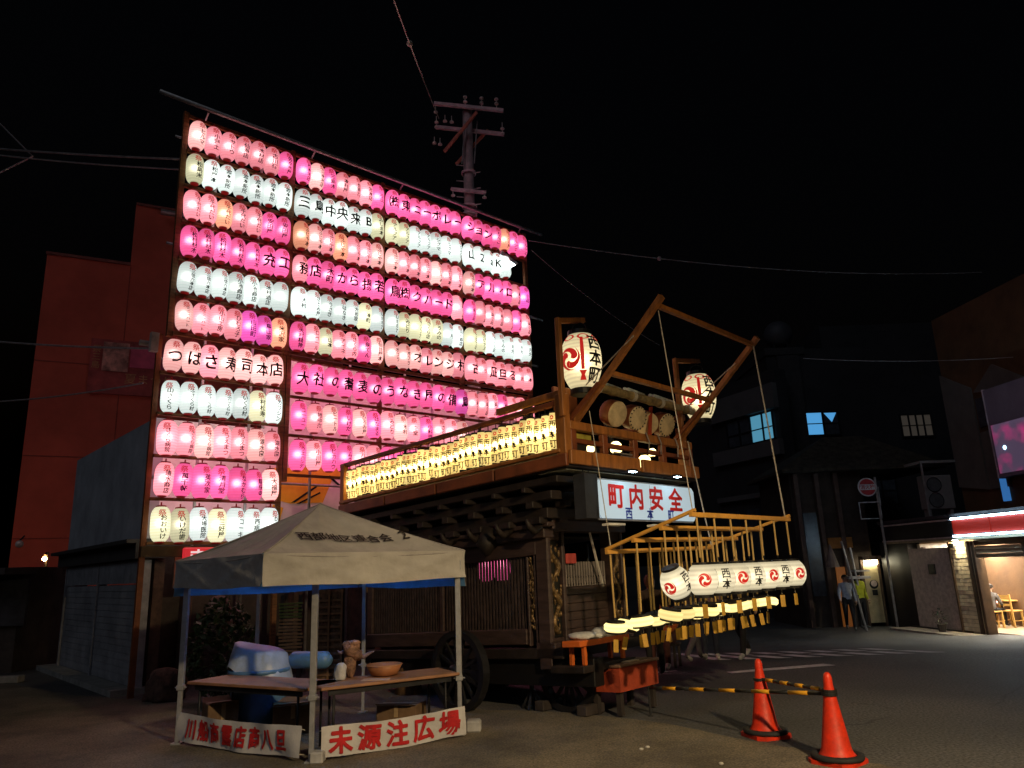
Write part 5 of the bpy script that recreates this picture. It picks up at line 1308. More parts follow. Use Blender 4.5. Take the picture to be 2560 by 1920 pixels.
# ---- restaurant on the corner
RA = Vector((11.745, 25.11, RZ0)); RD = Vector((0.146, -0.9893, 0)); RI = Vector((0.9893, 0.146, 0))   # along the front, and inwards
MRS = basis(RA, RD, RI, (0, 0, 1))
RS_ = thing('restaurant', 'corner restaurant with red lit fascia and open lit doorway at right', 'building', (13.0, 21.0, RZ0))
def rpart(name, m, *boxes, parent=None):
    mb = MB(MRS)
    for b in boxes: mb.box(*b)
    return mb.build(name, m, parent or RS_)
BRW = pmat('brown_frame', (.12, .07, .04), .5, .2, 5); CRM = pmat('cream_wall', (.55, .45, .30), .8, .1, 3); PWL = pmat('rough_pale_panel', (.52, .44, .40), .9, .18, 9, .5)
DKB = pmat('dark_fascia', (.02, .017, .017), .5)
rpart('end_pier', DKB, (.3, 1.69, 0, .3, 0, 2.6)); rpart('pale_panel', PWL, (1.69, 3.50, -.01, .25, .1, 2.36)); rpart('plinth', DKB, (1.4, 3.5, -.05, .24, 0, .098))
rpart('vent_plate', BLACK, (2.52, 2.80, -.04, -.012, 1.62, 1.9))
rpart('pilaster', BRW, (3.502, 3.56, -.06, .25, 0, 2.5)); rpart('pilaster', BRW, (4.20, 4.27, -.06, .25, 0, 2.5)); rpart('door_jamb', BRW, (4.36, 4.45, -.03, .25, 0, 2.5)); rpart('jamb_panel', CRM, (4.272, 4.358, .02, .25, 0, 2.5))
bk = pmat('cream_brick', (.78, .66, .46), .8, .14, 7, .25)
back = rpart('brick_panel', pmat('brick_mortar', (.38, .31, .2), .9), (3.562, 4.198, .02, .24, .1, 2.5))
for r in range(22):
    x = 3.565 + (0.0 if r % 2 else -.14)
    while x < 4.195:
        a, b = max(3.565, x), min(4.195, x + .27)
        if b - a > .04:
            mb = MB(MRS); dd = random.uniform(-.008, .004); mb.box(a, b, -.012 + dd, .02, .11 + r*.108, .11 + r*.108 + .094); mb.build('brick', bk, back)
        x += .285
rpart('fascia', DKB, (.76, 3.93, -.15, .25, 2.62, 3.12))
for a, b in ((3.96, 5.33), (5.36, 6.75), (6.78, 9.2)):
    rpart('red_sign_panel', emat('red_fascia', (.55, .025, .012), .26), (a, b, -.15, .2, 2.70, 3.08))
    for h in (2.625, 3.10):
        rpart('strip_light', emat('neon_blue_white', (.50, .80, 1.0), 24), (a + .02, b - .02, -.20, -.155, h, h + .045))
rpart('fascia_back', DKB, (3.94, 9.2, -.145, .25, 2.60, 2.698), (3.94, 9.2, -.145, .25, 3.082, 3.16))
rpart('fascia_trim', pmat('pale_trim', (.45, .36, .36), .5), (.74, 3.93, -.17, -.152, 3.08, 3.13), (.74, 3.93, -.17, -.152, 2.60, 2.64))
rpart('soffit', pmat('soffit_brown', (.3, .24, .16), .7), (.76, 9.2, -.14, .3, 2.54, 2.6))
rpart('roof', pmat('roof_dark', (.06, .05, .055), .8), (.5, 9.3, -.1, 5.2, 3.162, 3.26))
rpart('transom', CRM, (4.47, 6.05, .02, .12, 2.16, 2.36)); rpart('transom_slat', BRW, (4.47, 6.05, .0, .018, 2.24, 2.27), (4.47, 6.05, 0, .018, 2.37, 2.54), (4.47, 6.05, 0, .018, 2.05, 2.155))
rpart('door_post', BRW, (6.06, 6.2, 0, .2, 0, 2.54)); rpart('front_wall', CRM, (6.2, 9.2, .02, .2, 0, .8)); rpart('front_glazing', pmat('dim_glass', (.25, .2, .14), .1), (6.2, 9.2, .08, .1, .8, 2.4))
rpart('interior_floor', pmat('floor_tile', (.42, .30, .2), .4), (1.9, 9.2, .26, 4.6, 0, .10)); rpart('door_step', pmat('step_stone', (.42, .36, .3), .7), (1.3, 9.2, -.75, -.06, 0, .06))
rpart('interior_end_wall', pmat('interior_white', (.80, .77, .70), .8), (1.78, 1.9, .26, 4.6, .1, 2.5)); rpart('interior_back_wall', pmat('interior_white', (.80, .77, .70)), (1.9, 9.2, 4.6, 4.7, .1, 2.5)); rpart('ceiling', CRM, (1.9, 9.2, .26, 4.6, 2.5, 2.54))
rpart('wainscot', pmat('wainscot_orange', (.45, .2, .07), .5), (1.901, 1.93, .3, 4.55, .1, .75)); rpart('inner_frame', BRW, (1.901, 1.94, .3, .42, .75, 2.4), (1.901, 1.94, 3.3, 3.45, .75, 2.4))
pst = rpart('poster', pmat('poster_pinkish', (.75, .45, .4), .7), (1.905, 1.915, 2.3, 2.75, 1.7, 2.2)); rpart('poster', pmat('poster_grey', (.42, .42, .44), .7), (1.905, 1.915, 2.55, 3.0, 1.1, 1.6)); rpart('poster', pmat('poster_white', (.8, .75, .7), .7), (1.905, 1.915, 1.9, 2.15, 1.2, 1.65))
rpart('ceiling_light', emat('ceiling_warm', (1.0, .92, .76), 130.0), (2.4, 3.0, 1.2, 3.2, 2.49, 2.498), (4.4, 5.0, 1.2, 3.2, 2.49, 2.498))
for s, w in ((3.86, .06), (5.13, .07), (5.32, .05)):
    mb = MB(MRS); mb.lathe([(.001, 2.534), (w, 2.534), (w, 2.539)], 14, T(s, -.07 if s < 4 else .1, 0)); mb.build('downlight', emat('downlight_warm', (1.0, .84, .52), 1500), RS_)
cm = rpart('camera_box', IRON, (3.62, 3.80, -.10, -.03, 2.34, 2.46))
# AC condenser on the roof edge
ac = thing('air_conditioner', 'pale two-fan outdoor air conditioner on the restaurant roof', 'air conditioner', (13.4, 23.9, 2.7))
ACW = pmat('ac_cream', (.24, .225, .22), .6, .1, 4)
mb = MB(); mb.cbox(13.0, 13.92, 23.8, 24.15, 2.98, 4.05, .02); mb.box(13.05, 13.15, 23.85, 24.1, 2.68, 2.98); mb.box(13.75, 13.85, 23.85, 24.1, 2.68, 2.98); mb.build('casing', ACW, ac)
for z in (3.75, 3.26):
    mb = MB(); M = T(13.33, 23.79, z) @ RX(R(90)); mb.lathe([(.22, 0), (.24, .012), (.22, .02)], 22, M); f_ = mb.build('fan_guard', IRON, ac)
    mb = MB(); mb.lathe([(.001, -.002), (.215, -.002)], 22, M); mb.build('fan', pmat('fan_dark', (.10, .10, .105), .6), f_)
mb = MB(); mb.box(12.9, 14.3, 23.6, 24.6, 4.42, 4.5); mb.bar((12.95, 23.65, 2.7), (12.95, 23.65, 4.42), .05); mb.bar((14.2, 23.65, 2.7), (14.2, 23.65, 4.42), .05); mb.build('rain_cover', pmat('cover_grey', (.3, .29, .28), .6), ac)

# ---- brown building with zig-zag grey panels behind it
BA2 = Vector((14.04, 24.3, RZ0)); BD2 = Vector((.0995, -.995, 0)); BI2 = Vector((.995, .0995, 0)); MB2 = basis(BA2, BD2, BI2, (0, 0, 1))
BB = thing('brown_building', 'large brown building with zigzag grey panels at right edge', 'building', (15.0, 21.0, RZ0))
mb = MB(MB2); mb.box(.66, 11, 0, 8, 0, 9.75); mb.build('wall', pmat('brown_stucco', (.12, .062, .028), .9, .2, 1.2, .3), BB)
def zprism(name, m, pts, y0=-.08, parent=None):
    mb = MB(MB2); mb.prism(pts, 0, .07, basis(Vector((0, y0 + .07, 0)), (1,0,0), (0,0,1), (0,-1,0))); return mb.build(name, m, parent or BB)
GRP = pmat('grey_panel', (.13, .12, .11), .8, .12, 2)
o = RZ0
zprism('grey_panel', GRP, [(.66, 7.85 - 0), (1.92, 7.13), (1.92, 4.0), (.66, 4.2)]); zprism('grey_panel', GRP, [(2.03, 6.95), (2.97, 7.6), (4.1, 6.9), (4.1, 6.8), (2.9, 6.85)])
zprism('grey_panel', GRP, [(2.0, 5.7), (2.75, 5.75), (2.8, 4.0), (2.0, 4.0)]); zprism('dark_window', pmat('dull_glass', (.07, .07, .085)), [(2.05, 6.75), (2.78, 6.7), (2.78, 5.9), (2.05, 5.85)])
zprism('blue_window', emat('window_blue_dim', (.05, .22, .6), .55), [(2.44, 4.45), (2.68, 4.5), (2.68, 3.6), (2.44, 3.6)], -.1)
bl = thing('lit_billboard', 'purple-grey lit billboard with pink and blue glints at right edge', 'billboard', tuple(MB2 @ Vector((3.4, -.3, 4.2))))
mb = MB(MB2); mb.box(2.85, 5.4, -.42, -.12, 4.25, 6.82); mb.build('box', pmat('billboard_face', (.26, .21, .28), .35, .12, 1.0, 0), bl)
mb = MB(MB2); mb.box(2.83, 2.86, -.44, -.10, 4.22, 6.85); mb.build('edge_trim', pmat('trim_pale', (.6, .5, .55), .4), bl)
sm = bpy.data.materials.new('billboard_glare'); sm.use_nodes = True; nt = sm.node_tree; N = nt.nodes.new; L = nt.links.new
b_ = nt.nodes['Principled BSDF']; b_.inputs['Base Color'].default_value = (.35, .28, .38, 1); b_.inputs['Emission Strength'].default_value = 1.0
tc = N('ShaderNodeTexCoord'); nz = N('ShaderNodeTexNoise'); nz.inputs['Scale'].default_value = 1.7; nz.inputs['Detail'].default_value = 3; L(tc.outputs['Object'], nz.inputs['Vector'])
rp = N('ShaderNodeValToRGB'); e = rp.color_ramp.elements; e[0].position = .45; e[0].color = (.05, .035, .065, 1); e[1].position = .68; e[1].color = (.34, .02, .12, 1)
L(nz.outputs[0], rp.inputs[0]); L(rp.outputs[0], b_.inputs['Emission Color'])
mb = MB(MB2); mb.box(2.95, 5.3, -.445, -.425, 4.35, 5.75); mb.build('screen', sm, bl)  # front face with soft pink glare painted in as emission
mb = MB(MB2); mb.ball((3.32, -.45, 5.05), (.06, .02, .06), 10, 6); mb.build('hotspot_glint', emat('glint_blue_white', (.4, .75, 1.0), 6), bl)  # glowing ball added for the blue-white glare spot

# ---- dark buildings beyond the crossing
NAVYW = pmat('dark_concrete', (.024, .023, .027), .85, .2, .8, .2)
WB = emat('window_blue', (.10, .42, .85), .75); WG = pmat('window_dark', (.06, .07, .09), .2)
MBd = thing('office_building', 'dark grey building with one blue lit window beyond the crossing', 'building', (13.0, 30.0, RZ0))
mb = MB(); mb.box(10.6, 19.0, 29.7, 36, RZ0, 10.1); mb.box(13.2, 19.0, 30.2, 36, 10.1, 11.2); mb.build('wall', NAVYW, MBd)
mb = MB(); mb.box(10.55, 12.2, 29.6, 36, 9.85, 10.15); mb.box(11.0, 11.9, 29.55, 29.69, RZ0, 9.8); mb.build('pier', pmat('pier_grey', (.032, .03, .033), .8), MBd)
def window(b, x0, x1, y, z0, z1, lit, mull=1):
    w = MB(); w.box(x0, x1, y - .02, y + .0, z0, z1); w = w.build('window', lit, b)
    mb = MB()
    mb.box(x0 - .06, x1 + .06, y - .06, y - .021, z1, z1 + .06); mb.box(x0 - .06, x1 + .06, y - .08, y - .021, z0 - .06, z0); mb.box(x0 - .06, x0, y - .06, y - .021, z0, z1); mb.box(x1, x1 + .06, y - .06, y - .021, z0, z1)
    for k in range(mull): x = x0 + (x1 - x0)*(k + 1)/(mull + 1); mb.box(x - .03, x + .03, y - .06, y - .021, z0, z1)
    mb.box(x0, x1, y - .05, y - .022, z0 + (z1 - z0)*.48, z0 + (z1 - z0)*.52); mb.build('frame', IRON, w)
    return w
window(MBd, 11.85, 12.55, 29.69, 6.45, 7.35, WB, 0)
w = window(MBd, 12.62, 13.2, 29.69, 6.45, 7.35, WG, 0)
mb = MB(); mb.prism([(12.66, 7.33), (13.16, 7.33), (12.94, 6.95)], 0, .012, basis(Vector((0, 29.665, 0)), (1,0,0), (0,0,1), (0,-1,0))); mb.build('gap_in_curtain', WB, w)
w = window(MBd, 15.75, 16.95, 29.69, 6.25, 7.1, emat('window_cream_dim', (.5, .42, .34), .045), 3)
for k in range(3):
    window(MBd, 11.9 + k*2.1, 13.0 + k*2.1, 29.69, 3.6, 4.6, WG)
tk = thing('water_tank', 'round pale water tank on the roof of the dark building', 'water tank', (11.5, 30.5, 10.1))
mb = MB(); mb.ball((11.5, 30.4, 10.95), .6, 24, 16); mb.build('sphere', pmat('tank_pale', (.05, .05, .06), .6, .1, 3), tk, smooth=True)
mb = MB()
for a in (0.5, 2.1, 3.7, 5.3): mb.bar((11.5 + .4*math.cos(a), 30.4 + .4*math.sin(a), 10.1), (11.5 + .35*math.cos(a), 30.4 + .35*math.sin(a), 10.6), .06)
mb.build('stand', IRON, tk)
B1 = thing('white_band_building', 'dark building with pale wall bands and a blue window left of the water tank', 'building', (9.6, 31.0, RZ0))
p, q = Vector((8.55, 32.6, 0)), Vector((10.45, 28.6, 0)); d_ = (q - p).normalized(); MB1 = basis((p.x, p.y, RZ0), d_, Vector((-d_.y, d_.x, 0)), (0, 0, 1)); L1 = (q - p).length
mb = MB(MB1); mb.box(-1.2, L1, 0, .6, 0, 9.6); mb.build('wall', NAVYW, B1)
PB = pmat('pale_band', (.10, .095, .10), .8, .12, 1)
for z0, z1 in ((8.0, 9.0), (6.15, 6.75), (4.6, 4.8)):
    mb = MB(MB1); mb.box(.6, L1 + .05, -.25, -.002, z0, z1); mb.build('wall_band', PB, B1)
mb = MB(MB1); mb.box(2.9, 4.1, -.06, -.005, 6.85, 7.9); w = mb.build('window', emat('window_teal', (.12, .42, .62), .6), B1)
mb = MB(MB1); mb.box(1.5, 2.85, -.06, -.005, 6.85, 7.9); mb.build('window', WG, B1)
mb = MB(MB1)
for x in (1.45, 2.2, 2.86, 3.55, 4.12): mb.box(x, x + .06, -.12, -.065, 6.8, 7.95)
mb.box(1.45, 4.2, -.12, -.065, 7.3, 7.34); mb.box(1.4, 4.25, -.2, -.065, 6.76, 6.82); mb.build('frame', IRON, w)
for k in range(3): mb = MB(MB1); mb.box(.9 + k*1.2, 1.6 + k*1.2, -.05, -.005, 2.2, 4.2); mb.build('window', WG, B1)
# small old house with hipped roof between
HS = thing('old_house', 'small dark old house with humped roof beyond the zebra crossing', 'building', (11.0, 25.5, RZ0))
mb = MB(); mb.box(9.3, 11.72, 25.3, 28.5, RZ0, 4.5); mb.build('wall', pmat('old_plaster', (.045, .032, .026), .9, .3, 2, .4), HS)
mb = MB(); mb.add([(9.0, 25.0, 4.45), (14.6, 25.0, 4.45), (14.6, 29, 4.45), (9.0, 29, 4.45), (11.2, 26.6, 5.85), (12.6, 26.6, 5.85), (9.0, 25.0, 4.55), (14.6, 25.0, 4.55), (14.6, 29, 4.55), (9.0, 29, 4.55)], [(0,3,2,1),(0,1,7,6),(1,2,8,7),(2,3,9,8),(3,0,6,9),(6,7,5,4),(7,8,5),(8,9,4,5),(9,6,4)])
mb.build('roof', pmat('mossy_roof', (.05, .04, .03), .95, .4, 5, .6), HS)
for x in (9.4, 10.1, 10.75): mb = MB(); mb.box(x, x + .14, 25.16, 25.298, RZ0, 4.4); mb.build('pillar', pmat('house_pillar', (.10, .065, .055), .8), HS)
mb = MB(); mb.box(9.6, 10.05, 25.26, 25.298, .4, 3.1); mb.build('window', WG, HS)
mb = MB(); mb.box(10.3, 11.1, 25.2, 25.29, 1.9, 2.25); mb.build('sign_strip', pmat('dull_orange', (.32, .14, .03), .7), HS)
mb = MB(); mb.box(10.45, 10.75, 25.24, 25.29, RZ0, 1.3); mb.build('doorway', emat('door_orange_dim', (.5, .16, .03), .16), HS)
dr = thing('lit_door', 'lit cream door with round dark notice beside the restaurant', 'door', (11.5, 25.0, RZ0))
mb = MB(); mb.box(11.2, 11.66, 24.9, 24.98, RZ0 + .12, 1.35); mb.build('panel', pmat('cream_door', (.62, .5, .28), .6, .15, 4), dr)
mb = MB(); mb.box(11.12, 11.19, 24.88, 25.0, RZ0, 1.5); mb.box(11.67, 11.74, 24.88, 25.0, RZ0, 1.5); mb.box(11.12, 11.74, 24.7, 25.0, 1.5, 1.62); mb.build('frame', BRW, dr)
mb = MB(); mb.box(11.22, 11.64, 24.80, 24.86, 1.36, 1.48); mb.build('lamp', emat('door_lamp', (1.0, .9, .6), 30), dr)
mb = MB(); mb.lathe([(.001, 0), (.14, 0), (.14, -.01)], 18, T(11.46, 24.885, .72) @ RX(R(90))); nt_ = mb.build('notice', BLACK, dr)
mb = MB(); mb.lathe([(.001, 0), (.10, 0)], 16, T(11.46, 24.874, .75) @ RX(R(90))); mb.build('notice_face', pmat('notice_pale', (.7, .55, .5), .7), nt_)
mb = MB(); mb.box(11.38, 11.54, 24.876, 24.89, .38, .55); mb.build('notice_foot', BLACK, nt_)

# ---- fire hydrant sign on a pole
HY = thing('hydrant_sign', 'round red 消火栓 sign with empty frame on a thin pole', 'sign', (11.65, 24.2, RZ0))
mb = MB(); mb.tube([(11.68, 24.2, RZ0), (11.68, 24.2, 4.1)], .04, 8); mb.build('pole', STEEL, HY)
M = basis((11.36, 24.12, 3.78), (1,0,0), (0,0,1), (0,-1,0))
mb = MB(M); mb.lathe([(.001, .0), (.30, .0), (.30, -.03), (.001, -.03)], 28); mb.build('rim', pmat('sign_white', (.6, .57, .58), .5), HY)
mb = MB(M); mb.lathe([(.001, .006), (.262, .006)], 28); mb.build('disc', pmat('sign_dull_red', (.45, .025, .03), .5), HY)
mb = MB(M); mb.box(-.24, .24, -.09, .09, .008, .010); mb.build('band', pmat('sign_white', (.6, .57, .58)), HY)
flat_text('消火栓', (11.36, 24.108, 3.78), (1,0,0), (0,0,1), .155, pmat('sign_dull_red', (.45, .025, .03)), HY, bold=.02)
mb = MB(M)
for a in ((-.36, .34, -.50, -.47), (-.36, .34, -1.02, -.99), (-.36, -.33, -1.02, -.47), (.31, .34, -1.02, -.47)): mb.box(a[0], a[1], a[2], a[3], -.01, .01)
mb.bar((.34, -.6, 0), (.34, .0, 0), .03); mb.build('frame', STEEL, HY)
# leaning poles with a small shade by the kerb
LP = thing('leaning_pole', 'thin leaning grey pole with small shade near the person in yellow', 'pole', (10.35, 23.6, RZ0))
mb = MB(); mb.tube([(10.45, 23.6, RZ0 - .02), (10.05, 23.6, 2.1)], .035, 8); mb.tube([(10.4, 23.65, .75), (10.32, 23.65, 1.9)], .03, 7); mb.build('pole', STEEL, LP)
mb = MB(); mb.lathe([(.22, 0), (.02, .7)], 12, T(9.80, 23.9, 1.32), cap=True); mb.build('shade', pmat('shade_brown', (.2, .15, .13), .8), LP)
mb = MB(); mb.box(10.15, 10.8, 23.6, 24.1, .95, 1.02); mb.box(10.4, 10.8, 23.6, 24.1, 1.16, 1.2); mb.build('shelf', pmat('shelf_pale', (.5, .47, .48), .6), LP)

# ================================================================== UTILITY POLE AND CABLES
UP = thing('utility_pole', 'tall concrete utility pole with crossarms rising behind the lantern board', 'utility pole', (-1.06, 20, 0))
CONC = pmat('concrete_pink_lit', (.72, .46, .48), .85, .2, 4, .3); ARM = pmat('crossarm_pink_lit', (.75, .56, .62), .6)  # pink lantern glow put into the concrete and crossarm colours
mb = MB(); mb.tube([(-1.06, 20, 0), (-1.06, 20, 15.3)], [.21, .145], 16); mb.build('pole', CONC, UP, smooth=True)
for z0, dx, dy in ((15.25, .05, -.24), (14.75, .1, .24)):
    mb = MB(); mb.bar((-2.05, 20 + dy, z0 + .22), (.05, 20 + dy, z0 - .12), .09, .1); mb.build('crossarm', ARM, UP)
mb = MB(); mb.bar((-1.58, 19.78, 12.58), (-.55, 19.78, 12.42), .08, .09); mb.build('crossarm', ARM, UP)
mb = MB(); mb.bar((-1.75, 19.66, 13.75), (-.75, 19.6, 15.0), .08); mb.bar((-1.45, 20.3, 13.7), (-.45, 20.4, 14.9), .08); mb.build('arm_brace', pmat('brace_red', (.6, .2, .14), .7), UP)
for x in (-1.12, -.75): mb = MB(); mb.tube([(x, 19.75, 14.8), (x - .12, 19.78, 13.4)], .02, 6); mb.build('stay', STEEL, UP)
CER = pmat('ceramic', (.75, .65, .63), .3)
def insulator(x, y, z, n=2, down=True):
    mb = MB()
    for k in range(n): mb.lathe([(.02, 0), (.065, .02), (.06, .06), (.02, .08)], 10, T(x, y, z - (.16 if down else -.16)*k), cap=True)
    mb.tube([(x, y, z + .25 if down else z - .1), (x, y, z - .16*(n-1) if down else z + .2)], .012, 5); mb.build('insulator', CER, UP)
for x, z in ((-2.0, 15.1), (-1.98, 14.75), (-1.72, 14.78), (-1.52, 14.74), (-2.05, 14.05), (-1.88, 14.0), (.0, 14.45), (-1.52, 12.3), (-.6, 12.2)): insulator(x, 19.72, z, 2 if z in (14.75, 14.45) else 1)
for x in (-1.1, -.6, -.15): insulator(x, 19.76, 15.45 - (x + 1.1)*.12, 2, False)
for k in range(9):
    z = 11.3 + k*.26; s = 1 if k % 2 else -1
    mb = MB(); mb.tube([(-1.06 + s*.15, 19.85, z), (-1.06 + s*.36, 19.8, z)], .018, 6); mb.build('step_bolt', STEEL, UP)
for z in (11.4, 11.62, 11.84, 12.1, 13.2): mb = MB(); mb.lathe([(.20, -.03), (.225, -.03), (.225, .03), (.20, .03)], 14, T(-1.06, 20, z)); mb.build('band', ARM, UP)

def cable(label, a, b, r=.012, sag=.3, ball=None, m=WIRE):
    a, b = Vector(a), Vector(b); mb = MB(); pts = []
    for i in range(21):
        t = i/20; p = a.lerp(b, t); p.z -= sag*4*t*(1 - t); pts.append(p)
    mb.tube(pts, r, 6)
    if ball is not None:
        p = a.lerp(b, ball); p.z -= sag*4*ball*(1 - ball); mb.ball(p, r*5, 10, 8)
    return tag(mb.build('cable', m, loc=tuple(a)), label, 'cable')
cable('cable with white ball running up from pole top to top edge', (-1.9, 19.7, 14.9), (-1.42, 5.0, 8.1), .012, .12, .55, ROPE)
cable('upper pale cable at left reaching the board edge', (-12.0, 12.3, 10.0), (-5.6, 11.8, 8.95), .018, .06)
cable('lower pale cable at left reaching the board edge', (-12.0, 12.3, 10.0), (-5.65, 11.8, 8.75), .014, .1)
cable('short tie cable rising to the left edge', (-8.65, 12.1, 9.32), (-11.2, 12.5, 11.9), .014, .0)
cable('short tie cable falling to the left edge', (-8.65, 12.1, 9.32), (-9.6, 11.6, 8.3), .014, .0)
cable('cable across the red building near its poster', (-13.5, 14.0, 6.95), (-5.95, 11.85, 5.45), .018, .12)
cable('lower cable across the red building', (-13.5, 15.0, 5.6), (-6.2, 12.0, 4.9), .014, .2)
cable('long cable with small white ball right of the lantern board', (0.55, 17.0, 9.55), (15.0, 22.0, 10.2), .012, .35, .24)
cable('thin cable falling right from the lantern board', (0.6, 17.0, 9.3), (4.2, 20.0, 7.6), .008, .15)
cable('thin cable before the brown building', (9.0, 22.0, 7.6), (16.5, 20.0, 7.0), .010, .2)

# ================================================================== STREET LAMP (stands behind the photographer, lights the square)
SL = thing('street_lamp', 'street lamp standing out of view at the right of the camera', 'street lamp', (4.9, -0.4, 0))
mb = MB(); mb.tube([(4.9, -0.4, 0), (4.9, -0.4, 4.4), (4.7, -0.3, 4.8), (3.8, 0.1, 4.95)], [.09, .06, .05, .04], 12); mb.build('pole', STEEL, SL, smooth=True)
mb = MB(); mb.ball((3.55, 0.22, 4.92), (.30, .17, .07), 16, 8); mb.build('lamp_head', pmat('lamp_head_grey', (.4, .4, .4), .5), SL, smooth=True)
mb = MB(); mb.lathe([(.001, 4.835), (.12, 4.84), (.13, 4.86)], 16, T(3.55, 0.22, 0)); mb.build('lens', emat('sodium_lens', (1.0, .8, .5), 6), SL)
ld = bpy.data.lights.new('street_lamp_light', 'SPOT'); ld.energy = 3500; ld.color = (1.0, .74, .40); ld.spot_size = R(88); ld.spot_blend = .85; ld.shadow_soft_size = .14
lo = bpy.data.objects.new('lamp_light', ld); col.objects.link(lo); lo.location = (3.55 - 4.9, 0.22 + 0.4, 4.80); lo.parent = SL
lo.rotation_euler = Vector((-1.7, 5.0, -4.8)).to_track_quat('-Z', 'Y').to_euler()

# ================================================================== PEOPLE
def seg_d(p, a, b):
    ab = b - a; t = max(0, min(1, (p - a).dot(ab)/max(1e-9, ab.dot(ab)))); return (p - (a + ab*t)).length
BASEJ = {'pel': (0, 0, .94), 'spi': (0, 0, 1.12), 'che': (0, .01, 1.30), 'nb': (0, 0, 1.43), 'nk': (0, .01, 1.50), 'hd': (0, .03, 1.58), 'ht': (0, .025, 1.66)}
for s, n in ((-1, 'l'), (1, 'r')):
    BASEJ.update({n + 'sh': (s*.17, 0, 1.38), n + 'el': (s*.225, -.02, 1.12), n + 'wr': (s*.235, .07, .90), n + 'ha': (s*.235, .10, .83), n + 'hi': (s*.095, 0, .88), n + 'kn': (s*.105, .03, .49), n + 'an': (s*.105, -.02, .085), n + 'to': (s*.12, .14, .04)})
RADJ = {'pel': (.145, .105), 'spi': (.135, .10), 'che': (.155, .11), 'nb': (.085, .07), 'nk': (.055, .055), 'hd': (.082, .098), 'ht': (.065, .075)}
for n in 'lr': RADJ.update({n + 'sh': (.075, .075), n + 'el': (.052, .052), n + 'wr': (.034, .034), n + 'ha': (.026, .042), n + 'hi': (.105, .105), n + 'kn': (.068, .068), n + 'an': (.048, .048), n + 'to': (.045, .035)})
EDG = [('pel', 'spi', 't'), ('spi', 'che', 't'), ('che', 'nb', 't'), ('nb', 'nk', 's'), ('nk', 'hd', 's'), ('hd', 'ht', 's')]
for n in 'lr': EDG += [('che', n + 'sh', 't'), (n + 'sh', n + 'el', 't'), (n + 'el', n + 'wr', 't'), (n + 'wr', n + 'ha', 's'), ('pel', n + 'hi', 'b'), (n + 'hi', n + 'kn', 'b'), (n + 'kn', n + 'an', 'b'), (n + 'an', n + 'to', 'f')]
SKIN = pmat('skin', (.52, .31, .22), .55, .08, 6, .05)
